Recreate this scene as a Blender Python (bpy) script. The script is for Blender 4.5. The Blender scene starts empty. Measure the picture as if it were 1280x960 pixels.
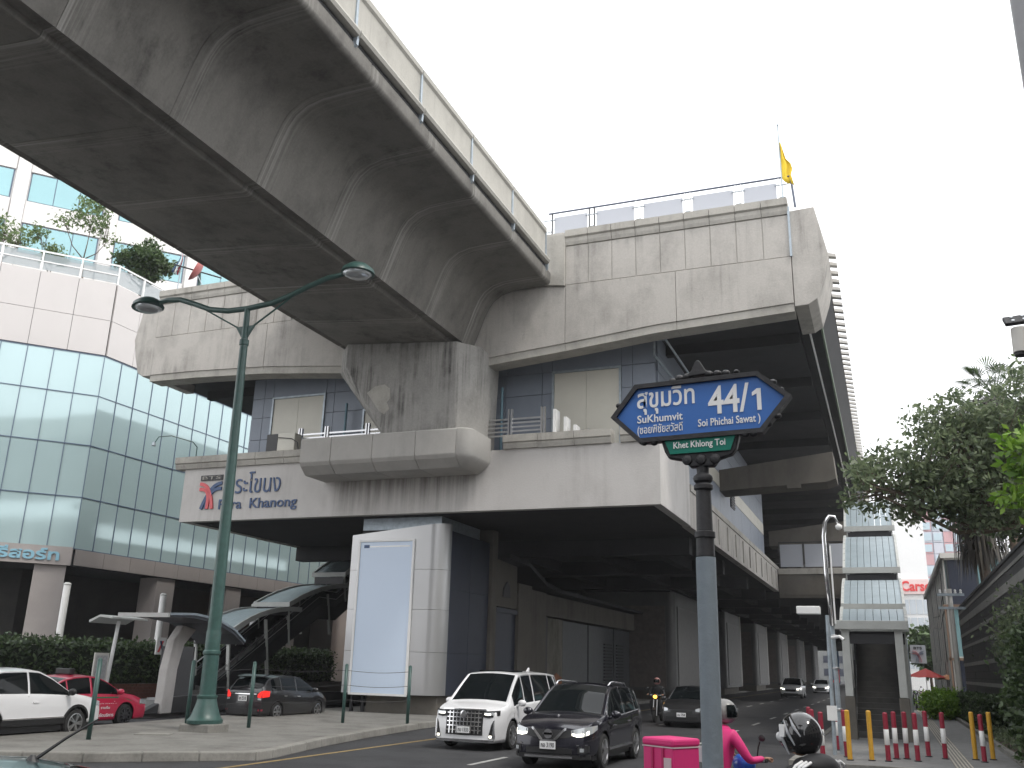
import bpy, math, random
import numpy as np
from mathutils import Matrix, Vector
random.seed(7); RNG = np.random.default_rng(11)
PI = math.pi
SC = bpy.context.scene
COL = SC.collection

# ------------------------------------------------------------------ camera
cd = bpy.data.cameras.new('camera'); cam = bpy.data.objects.new('camera', cd); COL.objects.link(cam)
cd.sensor_width = 36.0; cd.lens = 36.0*1154/1280; cd.clip_start = 0.05; cd.clip_end = 3000
RW = ((0.92998223, -0.0834705, -0.35800242), (0.36665523, 0.28056428, 0.88704432), (0.02640066, -0.95619891, 0.29152469))
cam.matrix_world = Matrix([[r[0], -r[1], -r[2], t] for r, t in zip(RW, (0, 0, 2.05))] + [[0, 0, 0, 1]])
SC.camera = cam
# ------------------------------------------------------------------ light
SUN_EL, SUN_AZ = math.radians(58), math.radians(112)      # azimuth clockwise from +Y
w = bpy.data.worlds.new('World'); SC.world = w; w.use_nodes = True
nt = w.node_tree; bg = nt.nodes['Background']
sky = nt.nodes.new('ShaderNodeTexSky'); sky.sky_type = 'NISHITA'; sky.sun_disc = False
sky.sun_elevation = SUN_EL; sky.sun_rotation = SUN_AZ; sky.air_density = 1.0; sky.dust_density = 1.0; sky.ozone_density = 1.0
hs = nt.nodes.new('ShaderNodeHueSaturation'); hs.inputs['Saturation'].default_value = 0.12
nt.links.new(sky.outputs[0], hs.inputs['Color'])
cl = nt.nodes.new('ShaderNodeMix'); cl.data_type = 'RGBA'; cl.inputs['Factor'].default_value = .82      # thin bright overcast over the clear sky
cl.inputs['B'].default_value = (7.6, 7.7, 7.9, 1)
nt.links.new(hs.outputs[0], cl.inputs['A']); nt.links.new(cl.outputs['Result'], bg.inputs['Color'])
bg.inputs['Strength'].default_value = 0.15
sl = bpy.data.lights.new('sun', 'SUN'); sl.energy = 1.0; sl.angle = math.radians(10); sl.color = (1, .95, .87)
so = bpy.data.objects.new('sun', sl); COL.objects.link(so)
sd = Vector((math.sin(SUN_AZ)*math.cos(SUN_EL), math.cos(SUN_AZ)*math.cos(SUN_EL), math.sin(SUN_EL)))
so.rotation_euler = (-sd).to_track_quat('-Z', 'Y').to_euler(); so.location = (20, -10, 60)
SC.view_settings.view_transform = 'Standard'; SC.view_settings.look = 'None'
SC.view_settings.exposure = 0.92; SC.view_settings.gamma = 1.0
SC.cycles.max_bounces = 6; SC.cycles.diffuse_bounces = 3; SC.cycles.transparent_max_bounces = 12

# ------------------------------------------------------------------ materials
MATS = {}
def _new(name):
    m = bpy.data.materials.new(name); m.use_nodes = True
    return m, m.node_tree, m.node_tree.nodes['Principled BSDF']
def plain(name, col, rough=.6, metal=0., coat=0., spec=.5, vary=.0, scale=3., bump=0.):
    if name in MATS: return MATS[name]
    m, t, b = _new(name)
    b.inputs['Base Color'].default_value = (*col, 1); b.inputs['Roughness'].default_value = rough
    b.inputs['Metallic'].default_value = metal; b.inputs['Coat Weight'].default_value = coat
    b.inputs['Coat Roughness'].default_value = .05; b.inputs['Specular IOR Level'].default_value = spec
    if vary > 0:
        g = t.nodes.new('ShaderNodeNewGeometry'); n = t.nodes.new('ShaderNodeTexNoise')
        n.inputs['Scale'].default_value = scale; n.inputs['Detail'].default_value = 7; n.inputs['Roughness'].default_value = .65
        t.links.new(g.outputs['Position'], n.inputs['Vector'])
        r = t.nodes.new('ShaderNodeMapRange'); r.inputs['From Min'].default_value = .3; r.inputs['From Max'].default_value = .7
        r.inputs['To Min'].default_value = 1-vary; r.inputs['To Max'].default_value = 1+vary
        t.links.new(n.outputs[0], r.inputs['Value'])
        x = t.nodes.new('ShaderNodeVectorMath'); x.operation = 'SCALE'; x.inputs[0].default_value = col
        t.links.new(r.outputs[0], x.inputs['Scale']); t.links.new(x.outputs[0], b.inputs['Base Color'])
        if bump > 0:
            bp = t.nodes.new('ShaderNodeBump'); bp.inputs['Strength'].default_value = bump; bp.inputs['Distance'].default_value = .02
            t.links.new(n.outputs[0], bp.inputs['Height']); t.links.new(bp.outputs[0], b.inputs['Normal'])
    MATS[name] = m; return m
def emit(name, col, s):
    m, t, b = _new(name); b.inputs['Base Color'].default_value = (*col, 1)
    b.inputs['Emission Color'].default_value = (*col, 1); b.inputs['Emission Strength'].default_value = s
    return m
def concrete(name, light, dark, streak=.6, blotch=.5, fine=.25, rough=.9, seg=None, sx=1.0, grime=0.0, stain=None):
    """cast concrete: fine grain, blotches, rain streaks running down, grimy patches; seg = (y0, pitch) adds lime streaks at girder joints"""
    m, t, b = _new(name); N = t.nodes.new; L = t.links.new
    g = N('ShaderNodeNewGeometry')
    def noise(scale, vec, det=6, ro=.6):
        mp = N('ShaderNodeMapping'); mp.inputs['Scale'].default_value = vec; L(g.outputs['Position'], mp.inputs['Vector'])
        n = N('ShaderNodeTexNoise'); n.inputs['Scale'].default_value = scale; n.inputs['Detail'].default_value = det
        n.inputs['Roughness'].default_value = ro; L(mp.outputs[0], n.inputs['Vector']); return n.outputs[0]
    def rng(v, a, c, lo=0., hi=1.):
        r = N('ShaderNodeMapRange'); r.inputs['From Min'].default_value = a; r.inputs['From Max'].default_value = c
        r.inputs['To Min'].default_value = lo; r.inputs['To Max'].default_value = hi; L(v, r.inputs['Value']); return r.outputs[0]
    def math_(op, a, c):
        q = N('ShaderNodeMath'); q.operation = op
        for i, v in enumerate((a, c)):
            if isinstance(v, (int, float)): q.inputs[i].default_value = v
            else: L(v, q.inputs[i])
        return q.outputs[0]
    st = rng(noise(1.0, (2.2*sx, 2.2*sx, .12), 8, .7), .48, .72)
    pt = rng(noise(.35, (1, 1, 1), 4), .42, .62)
    st = math_('MULTIPLY', st, pt)
    bl = rng(noise(.9, (1, 1, .7), 8, .65), .45, .75)
    fi = rng(noise(14., (1, 1, 1), 6, .7), .3, .7)
    f = math_('ADD', math_('ADD', math_('MULTIPLY', st, streak), math_('MULTIPLY', bl, blotch)), math_('MULTIPLY', fi, fine))
    if grime: 
        gr = math_('MULTIPLY', rng(noise(1.6, (1, 1, .5), 10, .75), .62, .72), grime); f = math_('ADD', f, gr)
    if stain:                                                  # run-off below a ledge: (x0, x1, z_top, z_bottom)
        sp0 = N('ShaderNodeSeparateXYZ'); L(g.outputs['Position'], sp0.inputs[0])
        mk = math_('MULTIPLY', rng(sp0.outputs['X'], stain[0]-.4, stain[0]+.4), rng(sp0.outputs['X'], stain[1]+.4, stain[1]-.4))
        mk = math_('MULTIPLY', mk, rng(sp0.outputs['Z'], stain[3], stain[2], .15, 1.))
        f = math_('ADD', f, math_('MULTIPLY', mk, rng(noise(1., (3.2, 1, .10), 6, .7), .40, .62, .25, 1.1)))
    mx = N('ShaderNodeMix'); mx.data_type = 'RGBA'; mx.inputs['A'].default_value = (*light, 1); mx.inputs['B'].default_value = (*dark, 1)
    mx.clamp_factor = True; L(f, mx.inputs['Factor']); out = mx.outputs['Result']
    if seg:
        sp = N('ShaderNodeSeparateXYZ'); L(g.outputs['Position'], sp.inputs[0])
        fr = math_('FRACT', math_('DIVIDE', math_('SUBTRACT', sp.outputs['Y'], seg[0]), seg[1]), 0.)
        near = rng(fr, .0, .28, 1., 0.)
        lime = math_('MULTIPLY', math_('MULTIPLY', near, rng(noise(1., (0.15, 11., .10), 5, .65), .47, .64)), .6)
        m2 = N('ShaderNodeMix'); m2.data_type = 'RGBA'; m2.inputs['B'].default_value = (.46, .45, .42, 1)
        L(lime, m2.inputs['Factor']); L(out, m2.inputs['A']); out = m2.outputs['Result']
    L(out, b.inputs['Base Color']); b.inputs['Roughness'].default_value = rough; b.inputs['Specular IOR Level'].default_value = .25
    bp = N('ShaderNodeBump'); bp.inputs['Strength'].default_value = .25; bp.inputs['Distance'].default_value = .015
    L(fi, bp.inputs['Height']); L(bp.outputs[0], b.inputs['Normal'])
    MATS[name] = m; return m
def leafmat(name, c1, c2, trans=.25):
    m, t, b = _new(name); N = t.nodes.new; L = t.links.new
    g = N('ShaderNodeNewGeometry'); r = N('ShaderNodeValToRGB'); e = r.color_ramp.elements
    e[0].color = (*c1, 1); e[1].color = (*c2, 1); L(g.outputs['Random Per Island'], r.inputs[0])
    L(r.outputs[0], b.inputs['Base Color']); b.inputs['Roughness'].default_value = .45
    tr = N('ShaderNodeBsdfTranslucent'); L(r.outputs[0], tr.inputs['Color'])
    mx = N('ShaderNodeMixShader'); mx.inputs[0].default_value = trans
    L(b.outputs[0], mx.inputs[1]); L(tr.outputs[0], mx.inputs[2]); L(mx.outputs[0], t.nodes['Material Output'].inputs[0])
    MATS[name] = m; return m
def thin_glass(name, tint, alpha=.5, rough=.05):
    m, t, b = _new(name); N = t.nodes.new; L = t.links.new
    b.inputs['Base Color'].default_value = (*tint, 1); b.inputs['Roughness'].default_value = rough
    tr = N('ShaderNodeBsdfTransparent'); tr.inputs[0].default_value = (1, 1, 1, 1)
    mx = N('ShaderNodeMixShader'); mx.inputs[0].default_value = alpha
    L(tr.outputs[0], mx.inputs[1]); L(b.outputs[0], mx.inputs[2]); L(mx.outputs[0], t.nodes['Material Output'].inputs[0])
    MATS[name] = m; return m

M = {}
M['fascia'] = concrete('pale_station_concrete', (.50, .475, .44), (.17, .16, .148), .75, .42, .22, grime=.5)
M['fascia_low'] = concrete('painted_parapet_concrete', (.56, .54, .52), (.23, .215, .20), .5, .22, .10, grime=.25, stain=(-21.2, -14.6, 9.5, 7.8))
M['planter'] = concrete('planter_concrete', (.45, .435, .41), (.25, .24, .225), .25, .35, .15)
M['coping'] = concrete('coping_concrete', (.46, .44, .40), (.20, .19, .17), .5, .6, .25, grime=.5)
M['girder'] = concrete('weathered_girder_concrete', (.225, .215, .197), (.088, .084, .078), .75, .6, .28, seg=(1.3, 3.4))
M['parapet'] = concrete('parapet_panel_concrete', (.44, .425, .385), (.23, .22, .20), .35, .4, .2, grime=.5)
M['pier'] = concrete('stained_pier_concrete', (.36, .35, .33), (.06, .058, .055), 1.25, .4, .2, sx=1.6)
M['soffit'] = concrete('shade_dark_soffit_concrete', (.05, .05, .052), (.026, .026, .028), .2, .5, .2)  # base colour lowered to deepen the shade on the undersides
M['under'] = concrete('shade_darkened_wall_concrete', (.155, .143, .125), (.07, .064, .056), .5, .4, .2)  # concrete darkened in its colour to stand for under-deck shade
M['kerbconc'] = concrete('worn_kerb_concrete', (.27, .262, .24), (.10, .096, .088), .1, .6, .35, grime=.7)
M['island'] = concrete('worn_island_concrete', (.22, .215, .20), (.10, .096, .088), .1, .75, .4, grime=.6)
M['asphalt'] = concrete('asphalt', (.056, .056, .059), (.026, .026, .028), .0, .75, .55, rough=.72, grime=.35)
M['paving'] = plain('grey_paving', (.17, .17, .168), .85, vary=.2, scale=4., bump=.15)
M['groundm'] = plain('ground_dust', (.16, .155, .145), .9, vary=.2, scale=1.)
M['blue'] = plain('slate_blue_panel', (.22, .25, .30), .5, vary=.08, scale=1.)
M['blue_dark'] = plain('dark_blue_panel', (.022, .028, .048), .45, vary=.15, scale=2.)
M['cream'] = plain('cream_steel_door', (.58, .56, .49), .5, vary=.05, scale=1.)
M['steel'] = plain('brushed_steel', (.55, .55, .56), .35, 1., vary=.1)
M['silverclad'] = plain('silver_cladding', (.50, .50, .50), .38, .75, vary=.04, scale=.6)
M['galv'] = plain('galvanised_steel', (.36, .41, .45), .5, .5, vary=.2, scale=5.)
M['white'] = plain('white_paint', (.78, .78, .77), .45, vary=.04)
M['offwhite'] = plain('off_white', (.62, .60, .56), .6, vary=.06)
M['poster'] = plain('blank_pale_blue_poster', (.60, .70, .84), .4)
M['green_post'] = plain('dark_green_paint', (.035, .085, .075), .4, vary=.2, scale=6.)
M['black'] = plain('black_plastic', (.015, .015, .016), .45)
M['iron'] = plain('black_cast_iron', (.022, .022, .025), .5, vary=.3, scale=20., bump=.3)
M['rubber'] = plain('tyre_rubber', (.018, .018, .018), .85)
M['chrome'] = plain('chrome', (.75, .75, .76), .12, 1.)
M['glassdark'] = plain('tinted_car_glass', (.006, .008, .009), .03, spec=.22)
M['red'] = plain('red_paint', (.27, .018, .04), .5, vary=.12, scale=8.)
M['yellow'] = plain('ochre_yellow_paint', (.62, .34, .035), .5, vary=.1, scale=8.)
M['roadwhite'] = plain('worn_white_line', (.34, .34, .33), .8, vary=.4, scale=6.)
M['roadyellow'] = plain('worn_yellow_line', (.24, .17, .07), .8, vary=.4, scale=6.)
M['signblue'] = plain('sign_blue', (.045, .15, .45), .35)
M['signgreen'] = plain('sign_green', (.0, .17, .12), .4)
M['letterwhite'] = plain('white_lettering', (.80, .80, .80), .4)
M['letterblue'] = plain('navy_lettering', (.03, .07, .17), .45)
M['emblemred'] = plain('emblem_red', (.62, .09, .10), .45)
M['pinktile'] = plain('pale_pink_cladding', (.57, .54, .525), .35, vary=.03, scale=.8)
M['taupe'] = plain('taupe_stone', (.38, .345, .33), .5, vary=.06, scale=1.)
M['teal'] = plain('teal_reflective_glass', (.45, .59, .605), .07, .22, spec=.6, vary=.05, scale=.15)
M['teal2'] = plain('pale_teal_glass', (.30, .50, .53), .08, .35, spec=.6, vary=.06, scale=.2)
M['mullion'] = plain('dark_blue_mullion', (.10, .135, .20), .4)
M['towerwhite'] = plain('white_tower_cladding', (.74, .72, .70), .5, vary=.03)
M['bark'] = plain('bark', (.13, .10, .075), .9, vary=.3, scale=8.)
M['leaf'] = leafmat('mid_green_leaves', (.035, .065, .025), (.10, .16, .05))
M['leafdark'] = leafmat('dark_green_leaves', (.018, .036, .014), (.075, .12, .04), .25)
M['leafpale'] = leafmat('pale_green_leaves', (.09, .14, .05), (.20, .28, .10), .4)
M['leafbright'] = leafmat('bright_green_leaves', (.10, .22, .02), (.26, .42, .05), .4)
M['leafgrey'] = leafmat('grey_green_leaves', (.075, .11, .06), (.23, .28, .155), .5)
M['palmdead'] = leafmat('dead_palm_fronds', (.022, .018, .013), (.07, .058, .04), .05)
M['canopy'] = plain('blue_grey_metal_roofing', (.30, .36, .39), .42, .35, vary=.1, scale=2.)
M['canopy_edge'] = plain('grey_canopy_edge', (.47, .48, .46), .5, vary=.08)
M['brick'] = plain('dark_red_brick', (.13, .055, .04), .85, vary=.3, scale=12.)
M['wallgrey'] = plain('dark_grey_glazed_plank', (.045, .044, .046), .55, vary=.25, scale=2.)
M['walllight'] = plain('pale_glazed_stripe', (.26, .255, .24), .5, vary=.2, scale=2.)
M['frost'] = thin_glass('frosted_glass', (.50, .52, .57), .85, .35)
M['clearglass'] = thin_glass('clear_panel', (.35, .40, .42), .5, .08)
M['pink'] = plain('hot_pink_fabric', (.62, .025, .17), .6, vary=.06)
M['skin'] = plain('skin', (.34, .19, .125), .55)
M['jacket'] = plain('black_jacket', (.018, .018, .02), .7, vary=.2, scale=10.)
M['amber'] = emit('amber_lamp', (1, .45, .06), 2.5)
M['led'] = emit('headlamp_glow', (1, .96, .80), 2.2)
M['tail'] = emit('tail_lamp_glow', (.75, .02, .015), .45)
M['lens'] = plain('lamp_lens', (.55, .58, .60), .08, .3, coat=.6)

# ------------------------------------------------------------------ mesh builder
class MB:
    def __init__(s): s.v = []; s.f = []
    def add(s, vs, fs):
        o = len(s.v); s.v += [tuple(map(float, p)) for p in vs]; s.f += [tuple(i+o for i in f) for f in fs]; return s
    def box(s, x0, x1, y0, y1, z0, z1):
        return s.add([(x0,y0,z0),(x1,y0,z0),(x1,y1,z0),(x0,y1,z0),(x0,y0,z1),(x1,y0,z1),(x1,y1,z1),(x0,y1,z1)],
                     [(0,3,2,1),(4,5,6,7),(0,1,5,4),(1,2,6,5),(2,3,7,6),(3,0,4,7)])
    def hexa(s, p): return s.add(p, [(0,3,2,1),(4,5,6,7),(0,1,5,4),(1,2,6,5),(2,3,7,6),(3,0,4,7)])
    def quad(s, *p): return s.add(p, [tuple(range(len(p)))])
    def prism(s, poly, a0, a1, ax='y'):
        n = len(poly)
        def P(u, v, a): return {'y': (u, a, v), 'x': (a, u, v), 'z': (u, v, a)}[ax]
        vs = [P(u, v, a0) for u, v in poly] + [P(u, v, a1) for u, v in poly]
        return s.add(vs, [tuple(range(n-1, -1, -1)), tuple(range(n, 2*n))] + [(i, (i+1) % n, n+(i+1) % n, n+i) for i in range(n)])
    def tube(s, pts, r, n=8, cap=True):
        pts = [Vector(p) for p in pts]; m = len(pts); rs = r if isinstance(r, (list, tuple)) else [r]*m
        base = len(s.v); ref = None
        for i, p in enumerate(pts):
            d = (pts[min(i+1, m-1)]-pts[max(i-1, 0)]).normalized()
            if ref is None: ref = Vector((0, 0, 1)) if abs(d.z) < .9 else Vector((1, 0, 0))
            u = d.cross(ref).normalized(); vv = u.cross(d).normalized(); ref = vv
            for k in range(n):
                a = 2*PI*k/n; q = p+(u*math.cos(a)+vv*math.sin(a))*rs[i]; s.v.append(tuple(q))
        for i in range(m-1):
            for k in range(n):
                a = base+i*n+k; b_ = base+i*n+(k+1) % n; s.f.append((a, b_, b_+n, a+n))
        if cap: s.f.append(tuple(base+k for k in range(n-1, -1, -1))); s.f.append(tuple(base+(m-1)*n+k for k in range(n)))
        return s
    def lathe(s, prof, c=(0, 0, 0), n=16, ax='z'):
        base = len(s.v)
        for r, z in prof:
            for k in range(n):
                a = 2*PI*k/n; u, v = r*math.cos(a), r*math.sin(a)
                p = (u, v, z) if ax == 'z' else ((z, u, v) if ax == 'x' else (u, z, v))
                s.v.append((c[0]+p[0], c[1]+p[1], c[2]+p[2]))
        for i in range(len(prof)-1):
            for k in range(n):
                a = base+i*n+k; b_ = base+i*n+(k+1) % n; s.f.append((a, b_, b_+n, a+n))
        s.f.append(tuple(base+k for k in range(n-1, -1, -1))); s.f.append(tuple(base+(len(prof)-1)*n+k for k in range(n)))
        return s
    def ball(s, c, r, n=12, m=8):
        r = r if isinstance(r, (tuple, list)) else (r, r, r); base = len(s.v)
        for i in range(1, m):
            t = PI*i/m
            for k in range(n):
                a = 2*PI*k/n; s.v.append((c[0]+r[0]*math.sin(t)*math.cos(a), c[1]+r[1]*math.sin(t)*math.sin(a), c[2]+r[2]*math.cos(t)))
        for i in range(m-2):
            for k in range(n):
                a = base+i*n+k; b_ = base+i*n+(k+1) % n; s.f.append((a, a+n, b_+n, b_))
        top = len(s.v); s.v.append((c[0], c[1], c[2]+r[2])); s.v.append((c[0], c[1], c[2]-r[2]))
        for k in range(n):
            s.f.append((top, base+k, base+(k+1) % n)); e = base+(m-2)*n; s.f.append((top+1, e+(k+1) % n, e+k))
        return s
    def obox(s, p0, p1, wd, ht, up=(0, 0, 1)):
        """a bar of section wd x ht from p0 to p1"""
        p0, p1 = Vector(p0), Vector(p1); d = (p1-p0).normalized(); u = Vector(up)
        if abs(d.dot(u)) > .95: u = Vector((0, 1, 0))
        sx = d.cross(u).normalized()*wd/2; uz = sx.cross(d).normalized()*ht/2
        return s.hexa([p0-sx-uz, p0+sx-uz, p1+sx-uz, p1-sx-uz, p0-sx+uz, p0+sx+uz, p1+sx+uz, p1-sx+uz])
    def xf(s, mat, start=0):
        s.v[start:] = [tuple(mat @ Vector(p)) for p in s.v[start:]]; return s
    def mesh(s, name, mat, smooth=False, off=None):
        me = bpy.data.meshes.new(name)
        vs = s.v if off is None else [(a-off[0], b-off[1], c-off[2]) for a, b, c in s.v]
        me.from_pydata(vs, [], s.f)
        if mat is not None: me.materials.append(mat)
        if smooth: me.polygons.foreach_set('use_smooth', [True]*len(me.polygons)); 
        me.update(); return me
    def build(s, name, mat, parent=None, smooth=False, bevel=0., local=False, angle=None):
        off = None
        if parent is not None and not local:
            off = [0, 0, 0]; p = parent
            while p: off = [off[i]+p.location[i] for i in range(3)]; p = p.parent
        elif parent is None and s.v:                        # a thing that is one mesh gets its origin at its own base
            a = np.array(s.v); off = [float((a[:, 0].min()+a[:, 0].max())/2), float((a[:, 1].min()+a[:, 1].max())/2), float(a[:, 2].min())]
        o = bpy.data.objects.new(name, s.mesh(name, mat, smooth, off)); COL.objects.link(o)
        if parent is not None: o.parent = parent
        elif off: o.location = off
        if smooth and angle is not None:
            try: o.data.set_sharp_from_angle(angle=math.radians(angle))
            except Exception: pass
        if bevel > 0:
            b = o.modifiers.new('bevel', 'BEVEL'); b.width = bevel; b.segments = 2; b.limit_method = 'ANGLE'
        return o
def tag(o, label=None, cat=None, group=None, kind=None):
    for k, v in (('label', label), ('category', cat), ('group', group), ('kind', kind)):
        if v: o[k] = v
    return o
def thing(name, label, cat, loc=(0, 0, 0), rotz=0, group=None):
    o = bpy.data.objects.new(name, None); COL.objects.link(o); o.location = loc; o.rotation_euler = (0, 0, rotz)
    o.empty_display_size = .2
    return tag(o, label, cat, group)
def inst(name, me, parent, loc, rot=(0, 0, 0)):
    """another object on shared mesh data; loc in the parent's frame"""
    o = bpy.data.objects.new(name, me); COL.objects.link(o); o.parent = parent; o.location = loc; o.rotation_euler = rot; return o
def wloc(parent, p):
    q = parent; off = [0, 0, 0]
    while q: off = [off[i]+q.location[i] for i in range(3)]; q = q.parent
    return tuple(p[i]-off[i] for i in range(3))
def copy_tree(o, parent=None):
    c = o.copy(); COL.objects.link(c); c.parent = parent
    for ch in list(o.children): copy_tree(ch, c)
    return c
def struct(o): o['kind'] = 'structure'; return o
def text_mesh(s, x0, x1, z0, z1, depth=.004, bold=0., italic=0.):
    """lettering fitted to a box in the x-z plane, facing -Y; returns an MB"""
    cu = bpy.data.curves.new('lettering', 'FONT'); cu.body = s; cu.extrude = .02; cu.offset = bold; cu.shear = italic; cu.resolution_u = 3
    ob = bpy.data.objects.new('lettering', cu); COL.objects.link(ob)
    dg = bpy.context.evaluated_depsgraph_get(); me = bpy.data.meshes.new_from_object(ob.evaluated_get(dg))
    a = np.array([v.co[:] for v in me.vertices]); lo, hi = a.min(0), a.max(0)
    mb = MB(); sc = (x1-x0)/(hi[0]-lo[0]), (z1-z0)/(hi[1]-lo[1])
    vs = [(x0+(p[0]-lo[0])*sc[0], -(p[2]-lo[2])/(hi[2]-lo[2])*depth, z0+(p[1]-lo[1])*sc[1]) for p in a]
    mb.add(vs, [tuple(p.vertices) for p in me.polygons])
    bpy.data.objects.remove(ob); bpy.data.curves.remove(cu); bpy.data.meshes.remove(me)
    return mb
def shift(mb, dx=0, dy=0, dz=0, rotz=0.):
    return mb.xf(Matrix.Translation((dx, dy, dz)) @ Matrix.Rotation(rotz, 4, 'Z'))

# ================================================================== ground, roads, pavements
struct(MB().box(-400, 400, -120, 900, -1.0, -.012).build('ground', M['groundm']))
struct(MB().quad((-14.9, -60, 0), (-2.25, -60, 0), (-2.25, 420, 0), (-14.9, 420, 0)).build('road', M['asphalt']))
struct(MB().quad((-2.25, -60, 0), (60, -60, 0), (60, 23.2, 0), (-2.25, 23.2, 0)).build('side_street', M['asphalt']))
struct(MB().quad((-23.9, -60, -.004), (-14.9, -60, -.004), (-14.9, 420, -.004), (-23.9, 420, -.004)).build('service_road', M['asphalt']))
# traffic island: rounded nose to the camera, real kerb
isl = [(-20.2, 15.4), (-19.0, 14.4), (-17.0, 14.0), (-15.0, 15.1), (-13.4, 16.6), (-12.55, 17.35), (-12.6, 18.0), (-13.3, 21.0), (-13.85, 24.0), (-14.4, 28.4), (-14.6, 31),
       (-14.6, 150), (-21.9, 150), (-21.9, 33), (-21.2, 25), (-20.6, 20)]
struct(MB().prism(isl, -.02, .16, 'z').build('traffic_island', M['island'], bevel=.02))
def offset_poly(pl, d):
    n = len(pl); out = []
    for i in range(n):
        a, b, c = Vector(pl[i-1]), Vector(pl[i]), Vector(pl[(i+1) % n])
        e1 = (b-a).normalized(); e2 = (c-b).normalized(); nn = Vector((e1.y+e2.y, -(e1.x+e2.x))).normalized()
        out.append((b+nn*d/max(.4, nn.dot(Vector((e1.y, -e1.x)))))[:])
    return out
inner = offset_poly(isl, -.28)
def resample(pl, k0, k1, step):
    pts = [Vector(p) for p in pl[k0:k1]]; out = []
    for a, b in zip(pts, pts[1:]):
        n = max(1, round((b-a).length/step)); out += [a+(b-a)*i/n for i in range(n)]
    return out+[pts[-1]]
kn = resample(isl, 0, 12, 1.0)[:46]
kb = bpy.data.objects.new('kerb', None); COL.objects.link(kb); kb.location = (-14, 20, 0); struct(kb)
for i in range(len(kn)-1):                                   # kerb stones, laid end to end
    a, b = kn[i], kn[i+1]; e = (b-a).normalized(); nn = Vector((e.y, -e.x)); a2, b2 = a+e*.008, b-e*.008; r = random.uniform(-.006, .008)
    MB().hexa([(*(a2+nn*.035), -.01), (*(a2-nn*.24), -.01), (*(b2-nn*.24), -.01), (*(b2+nn*.035), -.01),
               (*(a2+nn*.012), .185+r), (*(a2-nn*.24), .185+r), (*(b2-nn*.24), .185+r), (*(b2+nn*.012), .185+r)]).build('kerb_stone', M['kerbconc'], kb, bevel=.025)
MB().box(-.42, .42, -.32, .32, 0, .012).box(-.36, .36, -.26, .26, .012, .02).xf(Matrix.Translation((-17.4, 19.75, .162)) @ Matrix.Rotation(.5, 4, 'Z')).build('manhole_cover', M['kerbconc'])
o = COL.objects['manhole_cover']; tag(o, 'square concrete manhole cover set in the island beside the lamp post', 'manhole cover')
# right-hand pavement, kerb, tactile strip, planted verge
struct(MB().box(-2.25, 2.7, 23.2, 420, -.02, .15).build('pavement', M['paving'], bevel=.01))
kr = bpy.data.objects.new('kerb', None); COL.objects.link(kr); kr.location = (-2.3, 23, 0); struct(kr)
km = MB().box(-.07, .10, .006, .994, -.01, .168).mesh('kerb_stone', M['kerbconc'])
for i in range(40): inst('kerb_stone', km, kr, (0, .2+i, 0))
km2 = MB().box(.006, .994, -.07, .10, -.01, .166).mesh('kerb_stone', M['kerbconc'])
for i in range(5): inst('kerb_stone', km2, kr, (.15+i, .12, 0))
tp = bpy.data.objects.new('tactile_paving', None); COL.objects.link(tp); tp.location = (1.3, 23.4, .15); struct(tp)
tm = MB().box(-.20, .20, .006, .594, 0, .006).mesh('tactile_tile', plain('tactile_base', (.155, .15, .14), .85, vary=.25, scale=3.))
rm_ = MB().box(-.016, .016, .02, 2.98, .006, .014).mesh('tactile_rib', plain('pale_tactile_rib', (.40, .37, .31), .8, vary=.25, scale=5.))
for i in range(70): inst('tactile_tile', tm, tp, (0, i*.6, 0))
for i in range(14):
    for k in range(5): inst('tactile_rib', rm_, tp, (-.16+k*.08, i*3, 0))
struct(MB().box(2.703, 3.55, 23.6, 140, -.02, .22).build('verge', plain('soil', (.09, .07, .05), .95, vary=.3, scale=6.)))
kv = bpy.data.objects.new('kerb', None); COL.objects.link(kv); kv.location = (2.63, 23.6, .15); struct(kv)
km3 = MB().box(-.07, .07, .006, .994, 0, .12).mesh('kerb_stone', M['kerbconc'])
for i in range(60): inst('kerb_stone', km3, kv, (0, i, 0))
# left-hand pavement behind the service road
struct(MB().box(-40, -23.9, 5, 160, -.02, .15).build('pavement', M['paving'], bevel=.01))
# painted lines
struct(MB().box(-12.3, -12.18, 12, 160, .001, .006).build('edge_line', M['roadyellow']))
ln = bpy.data.objects.new('lane_line', None); COL.objects.link(ln); struct(ln)
lm = MB().box(-.06, .06, 0, 2.1, .001, .006).mesh('lane_dash', M['roadwhite'])
for i in range(18):
    inst('lane_dash', lm, ln, (-8.55, 1.35+i*6, 0)); inst('lane_dash', lm, ln, (-5.45, 4.4+i*6, 0))

# ================================================================== elevated railway viaduct
via = thing('railway_viaduct', 'grey concrete box girder viaduct sweeping overhead with panelled parapets', 'viaduct', (-18, 0, 0))
def arc(cx, cz, r, a0, a1, n=6): return [(cx+r*math.cos(math.radians(a0+(a1-a0)*i/n)), cz+r*math.sin(math.radians(a0+(a1-a0)*i/n))) for i in range(n+1)]
right = [(-15.62, 14.36), (-15.52, 14.40), (-15.46, 14.54), (-15.22, 14.56), (-15.10, 14.50), (-14.62, 15.80)] + [(-14.42, 16.25), (-14.20, 16.56), (-13.85, 16.80), (-13.40, 16.92), (-12.70, 16.96), (-11.98, 16.98)] + arc(-11.86, 17.13, .16, 250, 350, 4) + [(-11.70, 17.46), (-11.95, 17.47)]
left = [(-36.0-x, z+.40) for x, z in right][::-1]
left = [(x, 14.78+(z-14.76)) for x, z in left]
prof = right + left
SEG, Y0 = 3.4, 14.9-3.4*5
ys = [Y0+SEG*i for i in range(-8, 15)]
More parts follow.
